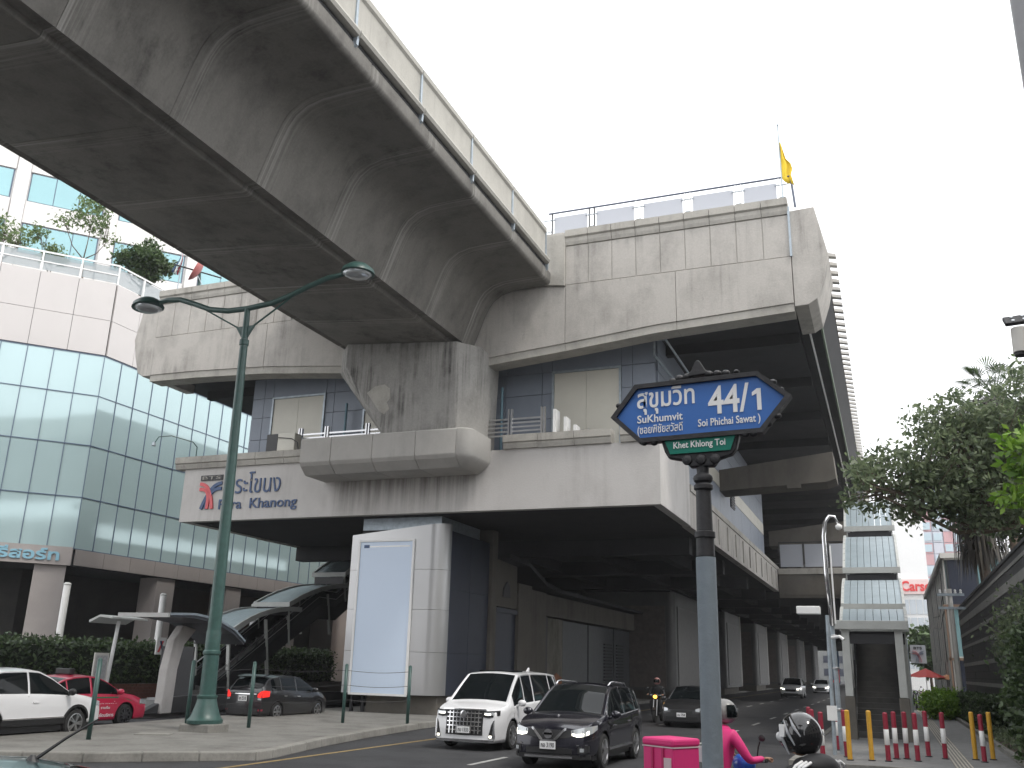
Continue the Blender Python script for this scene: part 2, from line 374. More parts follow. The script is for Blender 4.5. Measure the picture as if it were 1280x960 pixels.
for y in ys:
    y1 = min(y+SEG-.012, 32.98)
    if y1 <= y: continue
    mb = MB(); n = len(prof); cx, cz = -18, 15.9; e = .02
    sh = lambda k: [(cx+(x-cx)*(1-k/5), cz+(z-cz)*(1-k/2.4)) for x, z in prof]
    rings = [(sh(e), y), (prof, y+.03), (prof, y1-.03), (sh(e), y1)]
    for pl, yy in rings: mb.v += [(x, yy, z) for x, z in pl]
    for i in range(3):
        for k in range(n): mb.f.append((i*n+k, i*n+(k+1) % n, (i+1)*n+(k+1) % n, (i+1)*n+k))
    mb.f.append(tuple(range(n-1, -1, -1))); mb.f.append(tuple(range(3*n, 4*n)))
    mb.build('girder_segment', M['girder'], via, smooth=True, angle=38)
# parapet panels on both edges
def parapet(side):
    X = -11.72 if side > 0 else -24.28; s = side
    sec = [(0, 17.66), (.02, 17.62)] + [(.06+.14*math.cos(a), 17.76+.14*math.sin(a)) for a in (-1.6, -.8, 0, .8, 1.4)] + [(.0, 17.93), (-.03, 18.02), (-.03, 18.98), (.035, 19.05), (.035, 19.22), (-.03, 19.27), (-.16, 19.27), (-.16, 17.66)]
    pm = MB().prism([(s*a, z) for a, z in sec], .03, 3.70, 'y').mesh('parapet_panel', M['parapet'], True); pm.set_sharp_from_angle(angle=math.radians(32))
    cm = MB().box(-.08, .08, 0, 3.7, 17.47, 17.62).mesh('plinth', M['soffit'])
    bm = MB().prism([(s*-.06, 17.3), (s*.09, 17.42), (s*.11, 17.75), (s*.02, 18.1), (s*.0, 19.24), (s*-.06, 19.24)], -.05, .05, 'y').mesh('panel_post', M['galv'])
    for i in range(-8, 6):
        y = 13.65+i*3.74
        if y+3.74 > 34: continue
        inst('parapet_panel', pm, via, (X+18, y, 0)); inst('plinth', cm, via, (X+18-s*.10, y, 0)); inst('panel_post', bm, via, (X+18, y, 0))
    inst('panel_post', bm, via, (X+18, 13.65+5*3.74, 0))
parapet(1); parapet(-1)
MB().box(-23.9, -12.1, -30, 32.9, 17.475, 17.52).build('track_bed', M['soffit'], via)
for x in (-20.9, -19.4, -16.6, -15.1): MB().box(x-.04, x+.04, -30, 32.9, 17.53, 17.68).build('rail', M['steel'], via)
def pier(parent, y0, y1, name='pier_head'):
    c = (y0+y1)/2
    mb = MB()
    A = [(-20.1, y0), (-15.04, y0), (-14.4, y0+.9), (-14.4, y1-.4), (-15.2, y1), (-20.1, y1), (-20.9, y1-.4), (-20.9, y0+.9)]
    B = [(-18.25, y0), (-14.95, y0), (-14.5, y0+.7), (-14.5, y1-.4), (-15.2, y1), (-18.0, y1), (-18.6, y1-.4), (-18.6, y0+.6)]
    T = [(x, y, 14.33 if x > -18 else 14.75) for x, y in A]; Mi = [(x, y, 13.75) for x, y in A]; Bt = [(x, y, 11.0) for x, y in B]; Bo = [(x, y, 9.8) for x, y in [(-18.0+(x+18.0)*.9 if x < -17 else x, y) for x, y in B]]
    mb.v = T+Mi+Bt+Bo; n = 8
    for i in range(3):
        for k in range(n): mb.f.append((i*n+k, (i+1)*n+k, (i+1)*n+(k+1) % n, i*n+(k+1) % n))
    mb.f.append(tuple(range(n))); mb.f.append(tuple(range(4*n-1, 3*n-1, -1)))
    return mb.build(name, M['pier'], parent, bevel=.05)
ph = pier(via, 31.3, 34.6)
# a patch of newer mortar on the pier face
pp = [(-19.1+.0, 12.65), (-18.75, 12.9), (-18.3, 12.95), (-18.05, 12.75), (-18.0, 12.35), (-18.15, 12.2), (-18.02, 11.9), (-18.25, 11.7), (-18.5, 11.85), (-18.75, 12.2)]
MB().prism([(x+.12, z-.15) for x, z in pp], 31.285, 31.32, 'y').build('mortar_patch', M['coping'], ph)
p2 = pier(via, 1.0, 4.3)
MB().prism([(-18.2, 1.2), (-14.8, 1.2), (-14.5, 1.8), (-14.5, 3.6), (-18.5, 3.6), (-18.5, 1.8)], -.02, 9.4, 'z').build('pier_shaft', M['pier'], via)

# ================================================================== station
S = 33.0
st = thing('elevated_station', 'pale concrete elevated railway station straddling the road with blue walls', 'station', (-18, S, 0))
def part(mb, name, mat, **k): return mb.build(name, mat, st, **k)
# ---- concourse level: front parapet, side return, deck
part(MB().box(-29.25, -7.35, S, S+.35, 7.81, 10.2), 'front_parapet', M['fascia_low'])
part(MB().box(-7.70, -7.35, S+.352, 38.6, 7.81, 10.32), 'side_parapet', M['fascia_low'], bevel=.015)
part(MB().box(-29.25, -28.9, S+.352, 38.6, 7.81, 10.2), 'side_parapet', M['fascia_low'])
cop = [(S-.14, 10.36), (S-.10, 10.2), (S+.40, 10.2), (S+.40, 10.74), (S-.20, 10.74), (S-.20, 10.46), (S-.14, 10.42)]
x = -29.75; pit = 1.47
cm = MB().prism(cop, .008, pit-.008, 'x').mesh('coping_block', M['coping'])
while x < -10:
    if not (-22.3 < x+.7 < -14.0):
        o = inst('coping_block', cm, st, wloc(st, (x, 0, random.uniform(-.006, .006)))); 
    x += pit
inst('coping_block', cm, st, wloc(st, (-8.83, 0, 0)))
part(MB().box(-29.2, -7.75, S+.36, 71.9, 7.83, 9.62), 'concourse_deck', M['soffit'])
part(MB().box(-7.72, -7.36, 38.62, 72, 7.78, 9.30), 'side_beam', M['fascia'])
part(MB().box(-29.24, -28.9, 38.62, 72, 7.78, 9.30), 'side_beam', M['fascia'])
sp = MB().box(-.16, .05, .01, 1.99, 0, .28).mesh('edge_block', M['coping'])
for i in range(17): inst('edge_block', sp, st, wloc(st, (-7.36, 38.65+i*2, 9.31)))
rb = MB().box(0, .06, -.09, .09, 0, 1.2).mesh('side_rib', M['fascia'])
for i in range(12): inst('side_rib', rb, st, wloc(st, (-7.358, 40.2+i*2.75, 7.95)))
bm_ = MB().box(-21.2, -.2, 0, .7, 0, .75).mesh('cross_beam', M['soffit'])
for i in range(21): inst('cross_beam', bm_, st, wloc(st, (-7.9, 42+i*9.2, 7.07)))
for xx in (-26, -21.8, -17.5, -13.2, -10): part(MB().box(xx-.25, xx+.25, 42.8, 238, 7.25, 7.82), 'long_beam', M['soffit'])
# wider concourse further along, with the link bridge face to the street stair
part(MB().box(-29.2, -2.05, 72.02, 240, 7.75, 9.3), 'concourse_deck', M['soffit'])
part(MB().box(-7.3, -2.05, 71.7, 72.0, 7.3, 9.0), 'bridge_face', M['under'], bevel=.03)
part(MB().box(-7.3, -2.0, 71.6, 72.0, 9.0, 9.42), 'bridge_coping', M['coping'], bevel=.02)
bf = part(MB().box(-7.0, -2.3, 71.66, 71.7, 7.52, 8.78), 'bridge_panel', M['under'])
for i in range(3):
    gp = part(MB().box(-7.1+i*1.75, -5.5+i*1.75, 71.85, 71.88, 9.55, 11.2), 'balustrade_glass', M['frost'])
    for dx in (-.06, .0):
        part(MB().box(-7.16+i*1.75+dx, -7.13+i*1.75+dx, 71.82, 71.9, 9.4, 11.3), 'balustrade_post', M['iron'])
part(MB().tube([(-7.2, 71.86, 11.35), (-1.9, 71.86, 11.35)], .035), 'balustrade_rail', M['iron'])
# ---- blue concourse walls: separate sheet panels with open joints
part(MB().box(-27.45, -7.98, 35.06, 35.3, 9.62, 14.9), 'wall_backing', M['blue_dark'])
def wall_panels(xs, zs, skip):
    for a, b in zip(xs, xs[1:]):
        for c, d in zip(zs, zs[1:]):
            if any(a < s1-.02 and b > s0+.02 and c < t1-.02 and d > t0+.02 for s0, s1, t0, t1 in skip): continue
            part(MB().box(a+.012, b-.012, 35.0, 35.055, c+.012, d-.012), 'wall_panel', M['blue'])
doors = [(-26.34, -23.4, 9.62, 13.92), (-12.3, -9.32, 9.62, 13.92), (-21.35, -20.3, 9.62, 12.97)]
wall_panels([-27.5, -26.85, -26.34, -23.4, -22.95, -21.35, -20.3, -18.4, -16.2, -14.4, -12.75, -12.3, -9.32, -8.85, -7.9], [9.64, 11.9, 12.97, 13.92, 14.9], doors)
for (a, b, c, d) in doors:
    dr = part(MB().box(a, a+.09, 34.93, 35.05, c, d).box(b-.09, b, 34.93, 35.05, c, d).box(a+.09, b-.09, 34.93, 35.05, d-.09, d), 'door', M['galv'])
    mid = (a+b)/2
    if b-a > 2:
        for q0, q1 in ((a+.1, mid-.006), (mid+.006, b-.1)):
            MB().box(q0, q1, 34.985, 35.04, c, d-.1).build('door_leaf', M['cream'], dr)
        for q in (mid-.16, mid+.09): MB().tube([(q+.035, 34.98, 10.9), (q+.035, 34.9, 10.92), (q+.035, 34.9, 11.32), (q+.035, 34.98, 11.34)], .02, 6).build('handle', M['steel'], dr)
    else: MB().box(a+.1, b-.1, 34.985, 35.04, c, d-.1).build('door_leaf', M['cream'], dr)
# side wall along the walkway, X = -7.9
def sidep(y0, y1, z0, z1, m, nm='wall_panel', dx=0): part(MB().box(-7.95-.05, -7.90+dx, y0+.012, y1-.012, z0+.012, z1-.012), nm, m)
part(MB().box(-8.3, -8.01, 35.31, 69, 9.62, 15.6), 'wall_backing', M['blue_dark'])
yy = [35.4, 38, 42, 46, 50, 54, 58, 62, 66, 69]
for a, b in zip(yy, yy[1:]):
    for c, d, m in ((9.65, 11.55, 'blue'), (12.35, 13.7, 'blue'), (13.7, 14.5, 'blue'), (14.5, 15.5, 'blue')): sidep(a, b, c, d, M[m])
    sidep(a, b, 11.55, 12.35, M['cream'], 'wall_band', .01)
lv = part(MB().box(-7.9, -7.84, 53.6, 55.0, 11.1, 11.95), 'louvre', M['iron'])
for k in range(5): MB().box(-7.845, -7.80, 53.7, 54.9, 11.17+k*.15, 11.23+k*.15).build('slat', M['black'], lv)
# open steel frame fixed to the wall corner
part(MB().tube([(-7.85, 34.6, 14.75), (-7.85, 34.6, 14.1), (-7.2, 37.0, 13.2), (-7.2, 39.5, 13.2)], .05, 6), 'pipe_frame', M['galv'])
part(MB().tube([(-7.85, 34.6, 14.75), (-7.4, 34.7, 14.75), (-6.9, 37.2, 13.9), (-6.9, 39.5, 13.6)], .05, 6), 'pipe_frame', M['galv'])
# standpipes in front of the wall
for px, z1 in ((-22.0, 13.2), (-14.4, 13.3)): part(MB().tube([(px, 34.6, 9.6), (px, 34.6, z1)], .06, 8), 'standpipe', plain('teal_pipe', (.12, .22, .27), .5))
# ---- collar planter round the pier, in four cast panels
secp = [(31.0, 9.70), (31.10, 9.56), (31.5, 9.25), (S-.01, 9.25), (S-.01, 10.72), (31.1, 10.72), (31.0, 10.66)]
for a, b in zip((-21.75, -20.3, -18.4, -16.5), (-20.3, -18.4, -16.5, -14.75)):
    part(MB().prism(secp, a+.006, b-.006, 'x'), 'planter_panel', M['planter'], bevel=.03)
cp = MB(); rr = .55
ring = lambda z, k: [(-14.744, 31.0+k, z), (-14.70, 31.0+k, z)] + [(-14.70+(rr-k)*math.sin(t), 31.0+rr-(rr-k)*math.cos(t), z) for t in (.3, .6, .9, 1.2, 1.5708)] + [(-14.15-k, S-.01, z), (-14.744, S-.01, z)]
for z, k in ((9.25, .5), (9.56, .10), (9.70, 0), (10.66, 0), (10.72, .1)): cp.v += ring(z, k)
n = 9
for i in range(4):
    for k in range(n): cp.f.append((i*n+k, i*n+(k+1) % n, (i+1)*n+(k+1) % n, (i+1)*n+k))
cp.f.append(tuple(range(n-1, -1, -1))); cp.f.append(tuple(range(4*n, 5*n)))
part(cp, 'planter_panel', M['planter'], smooth=True, angle=40)
# ---- walkway railing behind the planter: posts in pairs and flat rails
rl = thing('walkway_railing', 'low grey flat-bar railing running behind the concrete planter at the pier foot', 'railing', (-18, S+.5, 10.2))
xs = [-23.6, -22.25, -20.2, -18.1, -16.0, -13.6, -12.2]
for xx in xs:
    for dx in (0, .13): MB().box(xx+dx-.03, xx+dx+.03, S+.42, S+.55, 10.2, 11.98 if xx > -14 else 11.86).build('post', M['steel'], rl)
for a, b in zip(xs, xs[1:]):
    for k in range(5): MB().box(a+.16, b-.03, S+.47, S+.50, 10.85+k*.17, 10.92+k*.17).build('bar', M['steel'], rl)
for i, xx in enumerate((-11.65, -11.2, -10.8)): MB().box(xx-.06, xx+.06, S+.45, S+.95, 10.5, 11.85-.35*i).build('post', M['white'], rl)
# ---- platform level: big cantilevered fascia
low = [(-32.4, 15.0), (-29.5, 14.96), (-25.5, 14.80), (-21, 14.40), (-14.4, 14.12), (-11.0, 14.42), (-7.4, 14.78), (-2.34, 15.05)]
def lowz(x): return float(np.interp(x, [p[0] for p in low], [p[1] for p in low]))
for a, b in ((-32.2, -25.6), (-25.6, -20.9), (-20.9, -16.0), (-16.0, -11.1), (-11.1, -6.6), (-6.6, -2.25)):
    pts = [a+.008]+[p[0] for p in low if a+.05 < p[0] < b-.05]+[b-.008]
    part(MB().prism([(q, lowz(q)) for q in pts]+[(b-.008, 16.90), (a+.008, 16.90)], S, S+.6, 'y'), 'fascia_panel', M['fascia'], bevel=.012)
    part(MB().prism([(q, lowz(q)-.32) for q in pts]+[(q, lowz(q)-.006) for q in pts[::-1]], S+.05, S+.9, 'y'), 'drip_edge', M['coping'])
xs = [-2.25-i*.985 for i in range(10)]; xs = xs[::-1]
def uppanels(xs):
    for a, b in zip(xs, xs[1:]):
        part(MB().box(a+.014, b-.014, S+.015, S+.6, 16.925, 18.62), 'fascia_panel', M['fascia'], bevel=.01)
        part(MB().prism([(S-.02, 18.66), (S+.6, 18.66), (S+.6, 19.3), (S-.14, 19.3), (S-.14, 19.02), (S-.06, 18.96), (S-.06, 18.80)], a+.01, b-.01, 'x'), 'coping_block', M['coping'])
uppanels(xs); uppanels([-32.2+i*.985 for i in range(9)])
part(MB().box(-23.3, -11.2, S+.02, S+.6, 16.925, 19.3), 'fascia_panel', M['fascia'])
part(MB().box(-32.15, -2.3, S+.045, S+.55, 16.91, 19.2), 'fascia_core', M['parapet'])
part(MB().prism([(-12.1, 17.0), (-11.1, 16.85), (-11.1, 19.15), (-11.9, 19.15)], S-.12, S+.018, 'y'), 'fascia_pilaster', M['coping'], bevel=.02)
endR = [(-2.235, 14.9), (-1.75, 14.92), (-1.43, 15.12), (-1.15, 15.95), (-.94, 16.86), (-1.32, 18.82), (-2.235, 18.78)]
def end_piece(pl, sgn):
    part(MB().prism(pl, S+.01, S+3.2, 'y'), 'fascia_end', M['fascia'], bevel=.03)
end_piece(endR, 1)
end_piece([(-34.42-x, z+.05) for x, z in endR][::-1], -1)
part(MB().box(-2.28, -2.20, S-.05, S+.02, 16.9, 18.95), 'downpipe', M['galv'])
# platform slab and ribs behind the fascia
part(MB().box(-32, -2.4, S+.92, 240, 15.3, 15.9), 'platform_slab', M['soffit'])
part(MB().prism([(-2.36, 15.35), (-1.5, 15.35), (-1.05, 16.6), (-1.3, 17.0), (-2.36, 17.0)], S+3.22, 240, 'y'), 'edge_beam', M['soffit'])
part(MB().prism([(-32.06, 15.35), (-33.0, 15.35), (-33.4, 16.6), (-33.1, 17.0), (-32.06, 17.0)], S+3.22, 240, 'y'), 'edge_beam', M['soffit'])
pr_ = MB().box(-14.8, 14.8, 0, .35, 0, .45).mesh('platform_rib', M['soffit'])
for i in range(32): inst('platform_rib', pr_, st, wloc(st, (-17.2, 37+i*6.2, 14.85)))
part(MB().tube([(-1.98, 36.4, 15.2), (-1.98, 120, 15.2)], .04, 6), 'lighting_conduit', M['white'])
part(MB().tube([(-1.5, 36.3, 15.22), (-1.5, 120, 15.22)], .05, 6), 'lighting_conduit', plain('green_conduit', (.16, .22, .14), .5))
fin = MB().hexa([(-.02, 0, .10), (.34, -.04, 0), (.34, .30, .03), (-.02, .34, .13), (-.02, 0, .24), (.34, -.04, .12), (.34, .30, .15), (-.02, .34, .27)]).mesh('screen_fin', M['offwhite'])
for i in range(80): inst('screen_fin', fin, st, wloc(st, (-1.04, S+.9+i*.85, 17.05)))
part(MB().box(-1.5, -1.06, S+3.25, 104, 17.0, 17.18), 'screen_rail', plain('brown_rail', (.13, .11, .09), .6))
# crossbeam arms and pier legs carrying the platform, seen over the walkway
for yb in (50, 74, 98):
    part(MB().prism([(-8.1, 12.5), (-2.0, 13.2), (-1.9, 11.75), (-2.4, 11.6), (-8.1, 11.35)], yb, yb+2.0, 'y'), 'cantilever_beam', M['under'], bevel=.03)
    part(MB().box(-4.4, -3.7, yb-.03, yb+.4, 11.35, 12.1), 'beam_rib', M['under'])
    part(MB().prism([(-7.2, 9.3), (-6.2, 9.3), (-4.2, 11.5), (-5.4, 11.5)], yb+24, yb+25, 'y'), 'brace', M['under'])
# ---- glass balustrade on the platform end
bal = thing('glass_balustrade', 'frosted glass balustrade with steel rail on top of the platform end', 'balustrade', (-7, S+.4, 19.3))
MB().tube([(-12.0, S+.4, 20.45), (-2.1, S+.4, 20.45)], .04).tube([(-2.1, S+.4, 20.45), (-2.0, S+.4, 19.1)], .045).build('handrail', plain('slate_rail', (.10, .12, .17), .5), bal)
px_ = [-11.95, -10.1, -8.1, -6.1, -4.1, -2.45]
for i, xx in enumerate(px_):
    for dx in (-.11, .11):
        if not (i == 0 and dx < 0) and not (i == 5 and dx > 0):
            MB().box(xx+dx-.022, xx+dx+.022, S+.36, S+.44, 19.25, 20.42).build('post', M['iron'] if i < 2 else M['white'], bal)
    MB().tube([(xx-.26, S+.37, 20.12), (xx+.26, S+.37, 20.12)], .022, 6).build('clamp', M['galv'], bal)
    MB().tube([(xx-.11, S+.4, 19.6), (xx+.11, S+.4, 19.6)], .02, 6).build('clamp', M['galv'], bal)
for a, b in zip(px_, px_[1:]): MB().box(a+.2, b-.2, S+.39, S+.41, 19.36, 20.24).build('glass_panel', M['frost'], bal, bevel=.004)
# ---- name and emblem on the front wall
em = part(MB().box(-28.28, -27.08, S-.045, S-.003, 9.62, 9.86), 'transit_emblem', M['black'])
tm_ = text_mesh('BTS', -28.18, -27.18, 9.665, 9.815, .02, .0); shift(tm_, 0, S-.046, 0).build('letter_strip', M['coping'], em)
def ribbon(pts, wd, mat, dy):
    mb = MB(); P = [Vector(p) for p in pts]
    L_, R_ = [], []
    for i, p in enumerate(P):
        d = (P[min(i+1, len(P)-1)]-P[max(i-1, 0)]).normalized(); nn = Vector((-d.y, d.x))*wd/2; L_.append(p+nn); R_.append(p-nn)
    for i in range(len(P)-1): mb.prism([L_[i][:], R_[i][:], R_[i+1][:], L_[i+1][:]], S-.06-dy, S-.003, 'y')
    return mb
def bez(a, b, c, d, n=10): return [tuple((1-t)**3*np.array(a)+3*t*(1-t)**2*np.array(b)+3*t*t*(1-t)*np.array(c)+t**3*np.array(d)) for t in np.linspace(0, 1, n)]
for k in (0, 1):
    ribbon(bez((-27.08, 9.48-k*.24), (-27.5, 9.46-k*.22), (-27.78+k*.06, 9.2-k*.05), (-28.10+k*.24, 8.34)), .15, 0, .0).build('emblem_stroke', M['letterblue'], em)
for k in (0, 1):
    ribbon(bez((-28.28, 9.48-k*.24), (-27.9, 9.46-k*.22), (-27.62-k*.06, 9.2-k*.05), (-27.50-k*.28, 8.34)), .15, 0, .004).build('emblem_stroke', M['emblemred'], em)
part(shift(text_mesh('พระโขนง', -26.95, -23.98, 8.97, 9.92, .04, .0), 0, S-.003), 'thai_lettering', M['letterblue'])
part(shift(text_mesh('Phra  Khanong', -27.15, -23.06, 8.16, 8.74, .04, .012), 0, S-.003), 'latin_lettering', M['letterblue'])
# ---- small things on the station front
ac = thing('air_conditioner', 'beige air conditioner outdoor unit with black fan side on the parapet ledge', 'air conditioner', (-24.2, S+.2, 10.74))
MB().box(-24.35, -23.45, S-.05, S+.55, 10.76, 11.55).build('casing', M['cream'], ac, bevel=.03)
MB().box(-24.95, -24.37, S-.02, S+.5, 10.76, 11.56).build('fan_side', M['black'], ac, bevel=.02)
MB().tube([(-24.4, S-.08, 11.38), (-23.6, S-.08, 11.28), (-23.3, S-.06, 11.1), (-23.25, S, 10.75)], .02, 6).build('hose', M['black'], ac)
gl = thing('gooseneck_spotlight', 'small spotlight on a thin bent arm above the station name', 'spotlight', (-29.1, S+.1, 10.74))
MB().tube([(-28.85, S+.1, 10.7), (-28.85, S+.1, 11.25), (-28.95, S-.1, 11.45), (-29.6, S-.8, 11.62), (-29.95, S-1.2, 11.5), (-30.05, S-1.3, 11.2)], .025, 6).build('arm', M['green_post'], gl)
MB().lathe([(.02, .1), (.06, .08), (.1, -.06), (.09, -.08)], (-30.07, S-1.32, 11.14), 10).build('lamp_head', M['galv'], gl)
fl = thing('yellow_flag', 'yellow flag hanging limp from a pole at the platform corner', 'flag', (-2.42, S+.4, 19.3))
MB().tube([(-2.42, S+.35, 19.2), (-2.45, S+.35, 22.7)], .03, 6).ball((-2.45, S+.35, 22.75), .05, 8, 5).build('pole', M['galv'], fl)
fb = MB(); nn_ = 9
for i in range(nn_):
    t = i/(nn_-1)
    z0 = 21.95-1.55*t; wd = .05+.42*t+(.12 if .45 < t < .75 else 0)*1
    for k in range(7):
        u = k/6; fb.v.append((-2.43+wd*u, S+.35+.09*math.sin(u*9+t*2.5)*(u**.5), z0-.5*u*t-.08*math.sin(u*6)*t))
for i in range(nn_-1):
    for k in range(6): a = i*7+k; fb.f.append((a, a+1, a+8, a+7))
fo = fb.build('cloth', plain('yellow_cloth', (.85, .60, .03), .7, vary=.08), fl, smooth=True); sm = fo.modifiers.new('thickness', 'SOLIDIFY'); sm.thickness = .006

# ================================================================== advertising column under the station front
bb = thing('advertising_column', 'silver clad column with blank pale blue poster panel on the traffic island', 'billboard', (-18.2, 35, .16))
def rounded(x0, x1, y0, y1, r):
    pts = [(x0, y1), (x0, y0)]
    pts += [(x1-r+r*math.sin(t), y0+r-r*math.cos(t)) for t in np.linspace(0, PI/2, 8)]
    return pts+[(x1, y1)]
shell = rounded(-20.3, -16.1, 33.2, 33.9, .62)
for z0, z1 in ((.86, 2.45), (2.45, 4.05), (4.05, 5.6), (5.6, 7.1)):
    mb = MB(); n = len(shell)
    def tz(x, z): return z if z < 7 else 7.02+.42*(x+20.3)/4.2
    mb.v = [(x, y, z0+.006) for x, y in shell]+[(x, y, tz(x, z1-.006)) for x, y in shell]
    for k in range(n): mb.f.append((k, (k+1) % n, n+(k+1) % n, n+k))
    mb.f += [tuple(range(n-1, -1, -1)), tuple(range(n, 2*n))]
    mb.build('cladding_panel', M['silverclad'], bb, smooth=True, angle=25)
MB().box(-19.86, -17.48, 33.165, 33.196, .88, 6.72).build('poster', M['poster'], bb)
fr = MB().box(-19.95, -19.865, 33.13, 33.196, .8, 6.80).box(-17.475, -17.39, 33.13, 33.196, .8, 6.80).box(-19.862, -17.478, 33.13, 33.196, 6.725, 6.80).box(-19.862, -17.478, 33.13, 33.196, .8, .875)
fr.build('poster_frame', M['white'], bb)
MB().box(-19.7, -17.6, 33.16, 33.164, 6.5, 6.56).build('printed_strip', M['silverclad'], bb); MB().box(-19.7, -19.45, 33.157, 33.162, 6.48, 6.6).build('printed_strip', M['letterblue'], bb)
for a, b in ((33.93, 35.9), (35.92, 37.9)):
    for z0, z1 in ((.86, 2.45), (2.46, 4.9), (4.91, 7.2)): MB().box(-16.5, -16.14, a, b, z0, z1).build('side_panel', M['blue_dark'], bb)
MB().box(-20.3, -16.52, 33.93, 37.9, .9, 7.3).build('core', M['soffit'], bb)
MB().box(-20.25, -16.6, 33.9, 37.8, 7.31, 7.8).build('capital', M['galv'], bb)
MB().box(-19.4, -16.3, 33.6, 37.5, .13, .84).build('plinth', M['under'], bb, bevel=.03)
for x in (-20.0, -19.5): MB().box(x-.06, x+.06, 33.5, 33.62, .15, .86).build('foot', M['iron'], bb)
# concrete column and plant room under the deck
ub = thing('plant_room', 'dark concrete plant room under the station with blue door and folding shutters', 'building', (-19, 50, .16))
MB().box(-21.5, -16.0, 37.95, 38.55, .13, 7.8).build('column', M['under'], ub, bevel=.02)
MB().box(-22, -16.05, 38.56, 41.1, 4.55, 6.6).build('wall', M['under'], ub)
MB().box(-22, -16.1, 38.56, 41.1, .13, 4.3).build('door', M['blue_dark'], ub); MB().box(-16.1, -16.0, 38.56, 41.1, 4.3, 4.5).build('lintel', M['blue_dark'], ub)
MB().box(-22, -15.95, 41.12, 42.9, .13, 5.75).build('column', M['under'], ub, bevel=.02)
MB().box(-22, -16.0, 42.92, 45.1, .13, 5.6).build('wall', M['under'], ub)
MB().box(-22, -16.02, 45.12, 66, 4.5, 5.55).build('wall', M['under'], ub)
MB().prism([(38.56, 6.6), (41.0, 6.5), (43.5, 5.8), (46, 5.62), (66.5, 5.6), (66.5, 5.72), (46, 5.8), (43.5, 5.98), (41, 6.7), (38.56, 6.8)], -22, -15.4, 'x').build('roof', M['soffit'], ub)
MB().box(-16.6, -16.25, 45.12, 46.05, .13, 4.48).build('frame', M['iron'], ub)
MB().box(-16.7, -16.3, 46.07, 48.6, .13, 4.45).build('shutter', concrete('painted_mural_panel', (.24, .23, .20), (.10, .09, .07), .6, .8, .3), ub)
MB().prism([(46.4, .2), (48.5, .2), (48.5, 1.5), (47.6, 1.75), (46.9, 1.5), (46.5, .9)], -16.296, -16.285, 'x').build('mural_patch', plain('orange_mural', (.24, .085, .03), .7, vary=.4, scale=3.), ub)
ysh = [48.65, 51, 53.4, 56.2, 58.9, 61.4, 63.6, 65.9]
for i, (a, b) in enumerate(zip(ysh, ysh[1:])):
    s_ = MB().box(-16.7, -16.32-.05*(i % 2), a+.03, b-.03, .13, 4.42).build('shutter', plain('grey_shutter', (.075, .08, .085), .5, vary=.15), ub)
    if i in (3, 4):
        for k in range(12): MB().box(-16.33-.05*(i % 2), -16.24-.05*(i % 2), a+.5, b-.5, 1.3+k*.19, 1.38+k*.19).build('slat', M['iron'], s_)
MB().box(-16.5, -16.06, 65.95, 66.6, .13, 5.58).build('column', M['under'], ub)
MB().box(-21.9, -16.75, 45.12, 65.9, .13, 4.45).build('back', M['soffit'], ub)
MB().prism([(39.3, 5.0), (40.2, 5.0), (40.1, 5.5), (39.8, 5.7), (39.4, 5.4)], -16.06, -16.0, 'x').build('hole', M['black'], ub)
# advertising pillars further along under the deck
pil = None
for i, (y, lab) in enumerate(((68, 'dark grey clad pillar with pale panel just past the plant room under the deck'), (89, 'second clad pillar along the median under the station'), (110, 'third clad pillar along the median with white edge strip'), (133, 'fourth clad pillar along the median, small under the far deck'), (160, 'fifth clad pillar along the median, tiny under the far deck'), (190, 'farthest clad pillar along the median near the blue and red hoarding'))):
    if pil is None:
        pil = thing('clad_pillar', lab, 'pillar', (-16.5, y, .16), 0, 'advertising pillars along the median')
        mb = MB(); sh = rounded(-3.2, 3.2, -5, 5, .5)
        MB().prism([(-3.2, 4.0), (-3.2, -5)]+sh[2:-1]+[(3.2, 4.0)], .55, 6.9, 'z').build('cladding', plain('dark_clad', (.10, .10, .097), .5, vary=.15, scale=.7), pil, smooth=True, angle=30, local=True)
        MB().box(3.205, 3.26, -4.1, 3.3, .75, 6.0).build('panel', plain('grey_panel', (.17, .165, .16), .6, vary=.1), pil, local=True)
        MB().box(-2.8, 2.6, -5.05, -5.005, .75, 6.0).build('panel', plain('brown_panel', (.14, .12, .11), .6, vary=.2), pil, local=True)
        MB().box(3.21, 3.28, 3.4, 3.75, .6, 6.9).build('edge_strip', M['offwhite'], pil, local=True)
        MB().box(-2.9, 2.9, -4.6, 3.6, -.03, .54).build('base', M['under'], pil, local=True)
        MB().box(-2.9, 2.9, -4.6, 3.6, 6.91, 7.07).build('cap', M['soffit'], pil, local=True)
        src = pil
    else: o = copy_tree(src); o.location = (-16.5-(.0), y, .16); o['label'] = lab; pil = o
hd = thing('hoarding', 'narrow blue and red hoarding on the median at the far end of the deck', 'hoarding', (-12.3, 230, .1))
MB().box(-13.2, -11.2, 230, 230.2, .1, 8).build('board', plain('hoarding_blue', (.05, .11, .19), .6), hd); MB().prism([(-13.0, .3), (-11.3, .3), (-11.3, 3.4)], 229.95, 229.99, 'y').build('red_triangle', M['emblemred'], hd)

